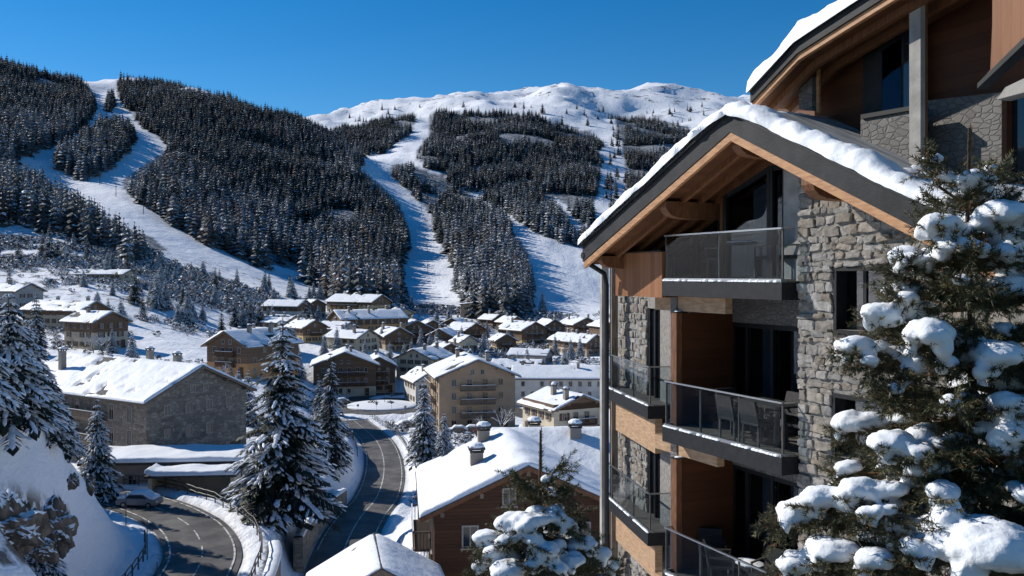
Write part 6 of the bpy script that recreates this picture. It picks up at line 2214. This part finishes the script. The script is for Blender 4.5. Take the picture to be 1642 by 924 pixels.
def fore_pine(label, px, Y, top_py, tips, whorls, seed, base_z, leader=.5, needle=.052, pillow=.84, extra_leaders=()):
    r = random.Random(seed)
    x0 = (px - CX) / F * Y
    zt = (HY - top_py) / F * Y
    base = Vector((x0, Y, base_z))
    t = thing('foreground_pine', label, 'tree', base, 0)
    N = Needles(seed); wood = MB(); blobs = []
    Lz = lambda z: z - base_z
    H = Lz(zt)
    tr = MB()
    tr.tube([(.015 * math.sin(k * 1.3), .015 * math.cos(k * 1.9), H * k / 14) for k in range(15)], .02 + H * .012, 9, .007)
    tr.build('trunk', M['bark'], t)
    N.shoot([(0, 0, H - leader), (0, 0, H)], needle, 300, .02)
    wood.tube([(0, 0, H - leader), (0, 0, H + .03)], .009, 5, .005)

    def branch(p0, p1, sag=0.0, tipup=.12, snow=0, size=.14, dens=1.0):
        """p0 on the trunk, p1 the tip; side shoots on both hands"""
        p0 = Vector(p0); p1 = Vector(p1)
        L = (p1 - p0).length
        n = 8
        pts = []
        for k in range(n + 1):
            q = k / n
            p = p0.lerp(p1, q)
            p.z += -sag * L * math.sin(PI * q) + tipup * L * max(0, q - .75) ** 1.5
            pts.append(p)
        wood.tube(pts, .006 + .014 * L, 5, .004)
        d = (p1 - p0).normalized()
        sd = d.cross(Vector((0, 0, 1)))
        if sd.length < .1: sd = Vector((1, 0, 0))
        sd.normalize()
        step = .050 / dens
        k = .18 * L
        hand = 1
        while k < L:
            q = k / L
            i = min(n - 1, int(q * n)); p = pts[i].lerp(pts[i + 1], q * n - i)
            ln = (.12 + .34 * L * (1 - q)) * r.uniform(.7, 1.15)
            ln = min(ln, .48)
            dv = (d * r.uniform(.7, 1.0) + sd * hand * r.uniform(.6, 1.0) + Vector((0, 0, r.uniform(-.22, .28)))).normalized()
            e = p + dv * ln
            m = p.lerp(e, .5) + Vector((0, 0, -.02 * ln))
            e.z += .10 * ln
            N.shoot([p, m, e], needle, 340, .05)
            wood.tube([p, m, e], .0045, 4, .0025)
            if r.random() < .5:      # a hanging shoot below the bough
                dn = (d * .5 + sd * hand * -.4 + Vector((0, 0, -r.uniform(.3, .9)))).normalized() * ln * .6
                N.shoot([p, p + dn], needle, 320, .08)
            if ln > .25:
                for s2 in (-1, 1):
                    a = p.lerp(e, r.uniform(.35, .6)); dd = (dv + sd * s2 * .7 + Vector((0, 0, r.uniform(-.1, .4)))).normalized() * ln * .45
                    N.shoot([a, a + dd], needle, 320, .06)
                    wood.tube([a, a + dd], .003, 3, .002)
            hand = -hand
            k += step * r.uniform(.8, 1.3)
        N.shoot([pts[-3], pts[-2], pts[-1], pts[-1] + d * .08 + Vector((0, 0, .03))], needle, 360, .05)
        for j in range(8):                       # a tuft round the tip
            dv = (d * r.uniform(.4, 1) + sd * r.uniform(-1, 1) + Vector((0, 0, r.uniform(-.8, .55)))).normalized() * r.uniform(.14, .27)
            N.shoot([pts[-2], pts[-2] + dv], needle, 320, .10)
        if snow:
            sz = size * pillow
            top = lambda q: pts[min(n, max(0, int(q * n)))]
            ang = math.atan2(d.y, d.x)
            blobs.append((top(.93) + Vector((0, 0, sz * .38)), sz * 1.15, sz * .95, sz * .62, ang))
            m = max(2, int(snow)) + (5 if size > .28 else 1 if size > .15 else 0)
            for j in range(m):
                q = r.uniform(.40, 1.0)
                o = sd * r.uniform(-1, 1) * sz * .9
                s2 = sz * r.uniform(.45, .85)
                blobs.append((top(q) + o + Vector((0, 0, s2 * .45 + r.uniform(-.03, .04))), s2 * r.uniform(.9, 1.4), s2, s2 * r.uniform(.55, .75), ang + r.uniform(-.6, .6)))
            # drips over the front
            for j in range(2):
                o = sd * r.uniform(-1, 1) * sz * .8 + d * sz * r.uniform(.2, .7)
                blobs.append((top(.95) + o + Vector((0, 0, -sz * r.uniform(.05, .3))), sz * .36, sz * .34, sz * r.uniform(.35, .6), 0))

    for (tx, ty, dY, size, asc) in tips:
        Yt = Y + dY
        tip = Vector(((tx - CX) / F * Yt - x0, dY, Lz((HY - ty) / F * Yt) - size * .55))
        L = math.hypot(tip.x, tip.y)
        zb = min(H - .25, tip.z - asc * L)
        branch((0, 0, zb), tip, sag=.05, snow=3 if size > .04 else 0, size=size)
    # remaining whorls all round, to fill the crown
    for (py_, rad, cnt, asc, sn) in whorls:
        zc = Lz((HY - py_) / F * Y)
        ph = r.random() * 6
        for k in range(cnt):
            an = ph + 2 * PI * k / cnt + r.uniform(-.3, .3)
            rr = rad * r.uniform(.6, 1.0) * (.74 if math.cos(an) < .2 else 1.0)
            branch((0, 0, zc + r.uniform(-.08, .08)), (rr * math.cos(an), rr * math.sin(an), zc + asc * rr + r.uniform(-.05, .05)), sag=.06,
                   snow=2 if r.random() < sn else 0, size=r.uniform(.08, .14) * (1 + .25 * rad))
    for (lx, ly, bx, by) in extra_leaders:
        a = Vector(((bx - CX) / F * Y - x0, -.05, Lz((HY - by) / F * Y))); b2 = Vector(((lx - CX) / F * Y - x0, -.1, Lz((HY - ly) / F * Y)))
        pts = [Vector((0, 0, a.z - .15)), a, a.lerp(b2, .5), b2]
        N.shoot(pts, needle, 320, .03); wood.tube(pts, .012, 5, .005)
    N.build('needles', t)
    wood.build('twigs', M['twig'], t)
    pillows('snow_pillow', blobs, t, seed=seed)
    return t


R_TIPS = [(1484, 243, -.15, .085, .55), (1566, 276, -.25, .13, .35), (1500, 345, -.3, .17, .30), (1452, 405, -.2, .12, .30), (1425, 428, -.1, .07, .15), (1398, 492, -.2, .17, .02),
          (1345, 548, -.15, .15, -.10), (1372, 578, -.3, .08, -.15), (1480, 525, -.55, .21, .0), (1440, 470, -.3, .09, .1), (1610, 330, -.35, .20, .3), (1573, 390, -.5, .10, .2), (1632, 370, -.3, .16, .2),
          (1602, 560, -.6, .20, .0), (1412, 703, -.5, .19, -.05), (1462, 722, -.65, .12, -.1), (1330, 745, -.1, .11, -.10), (1285, 795, -.35, .17, -.16), (1352, 782, -.5, .17, -.1), (1238, 815, -.2, .16, -.2),
          (1222, 840, -.3, .09, -.22), (1366, 822, -.8, .10, -.1), (1305, 885, -.6, .18, -.2), (1240, 905, -.4, .17, -.25), (1505, 785, -.8, .14, -.05), (1512, 832, -.9, .14, -.1), (1482, 856, -.9, .10, -.1),
          (1590, 868, -1.1, .34, -.1), (1640, 650, -.5, .22, -.05), (1632, 690, -.7, .17, -.1), (1540, 440, -.7, .07, .1), (1520, 640, -.8, .09, 0), (1420, 620, -.4, .06, 0), (1455, 880, -1.0, .14, -.1), (1380, 900, -.9, .15, -.15),
          (1592, 262, .3, .06, .5), (1620, 520, -.2, .10, .1), (1400, 560, .3, .08, .0), (1440, 800, -.3, .10, 0), (1690, 450, -.2, .2, .1), (1720, 600, -.3, .2, 0), (1760, 760, -.3, .22, -.1), (1800, 880, -.3, .24, -.1)]
R_WH = [(300, .22, 4, .55, 0), (340, .38, 6, .35, .3), (385, .52, 6, .25, .4), (430, .70, 7, .15, .4), (480, .85, 8, .06, .4), (530, .95, 8, .0, .4), (580, 1.05, 9, -.04, .4), (630, 1.15, 9, -.06, .4), (680, 1.25, 10, -.08, .4),
        (730, 1.32, 10, -.10, .4), (785, 1.40, 10, -.12, .4), (840, 1.45, 10, -.14, .4), (895, 1.5, 10, -.16, .4), (960, 1.6, 10, -.16, .3), (1050, 1.7, 9, -.16, .3)]
fore_pine('big snow-laden pine near the camera before the stone wall at the right edge', 1556, 6.5, 205, R_TIPS, R_WH, 5, -8.6, .5, extra_leaders=[(1482, 232, 1500, 300)])
C_TIPS = [(812, 832, -.3, .20, -.10), (842, 838, -.5, .16, -.1), (768, 858, -.2, .15, -.2), (778, 884, -.4, .13, -.2), (806, 866, -.55, .12, -.15), (858, 816, -.2, .12, .0), (893, 816, -.2, .13, .05), (912, 836, -.3, .13, 0),
          (878, 880, -.6, .17, -.1), (856, 866, -.6, .11, -.1), (948, 868, -.25, .15, -.15), (974, 885, -.2, .15, -.2), (806, 912, -.6, .22, -.2), (930, 896, -.5, .14, -.15), (900, 912, -.7, .12, -.1), (760, 905, -.2, .12, -.2),
          (880, 765, -.1, .075, .3), (826, 762, -.15, .02, .45), (899, 748, -.05, .02, .7), (846, 776, -.2, .05, .3), (894, 790, -.1, .07, .2), (990, 905, 0, .13, -.25), (850, 905, -.7, .10, -.1)]
C_WH = [(800, .25, 5, .35, .1), (835, .45, 7, .15, .4), (870, .62, 9, .02, .4), (905, .75, 9, -.05, .4), (940, .85, 9, -.1, .4), (985, .95, 9, -.1, .3), (1040, 1.05, 8, -.12, .3)]
fore_pine('snow-capped young pine in front of the brown chalet, with a bare leader', 868, 9.0, 690, C_TIPS, C_WH, 8, -8.9, .42, .055, .80)

# leafless saplings by the brown chalet
plant_bare(1, 712, 46, 4.0, 'leafless sapling at the left foot of the brown chalet', 'saplings by the chalet').location.z = -19.3
plant_bare(2, 735, 44, 3.6, 'leafless sapling in front of the brown chalet', 'saplings by the chalet').location.z = -19.6

# dark crags in the near slope
def crag(px, py, Y, w, h, label, seed):
    p = at(px, py, Y)
    r = np.random.default_rng(seed)
    b = MB(); b.ell((0, 0, 0), w / 2, w * .42, h / 2, 40, 28)
    v = np.array([tuple(q) for q in b.v])
    n = v / np.linalg.norm(v, axis=1)[:, None]
    k = fbm(n[:, 0] * 2.2 + seed, n[:, 2] * 2.2 + n[:, 1] * 1.7, seed, 5)
    st = np.floor((fbm(n[:, 0] * 3.1 + 9, n[:, 2] * 1.4 + n[:, 1] * 2.6 + seed, seed + 4, 3) + .5) * 6) / 6
    rg = 1 - np.abs(fbm(n[:, 0] * 4 + 3, n[:, 2] * 2 + n[:, 1] * 3 + seed, seed + 8, 4)) * 2
    v *= (1 + .5 * k + .5 * (st - .5) + .16 * rg)[:, None]
    b.v = v.tolist()
    o = b.build('rock', [M['rock']], None)
    o.location = p
    return tag(o, label, 'rock', None)


crag(14, 850, 41.5, 2.6, 2.4, 'big dark rock face at the left picture edge under the snow', 3)
crag(92, 850, 48.0, 1.5, 2.6, 'narrow upright dark rock right of the big rock face', 7)
crag(72, 884, 44.0, 1.1, 1.0, 'low dark rock below the narrow upright rock', 11)
crag(118, 772, 59.4, .6, 1.0, 'small rock poking out of the snow slope above the upright rock', 15)
crag(146, 775, 61.5, .5, 1.2, 'thin dark rock rib near the crest of the snow slope', 19)
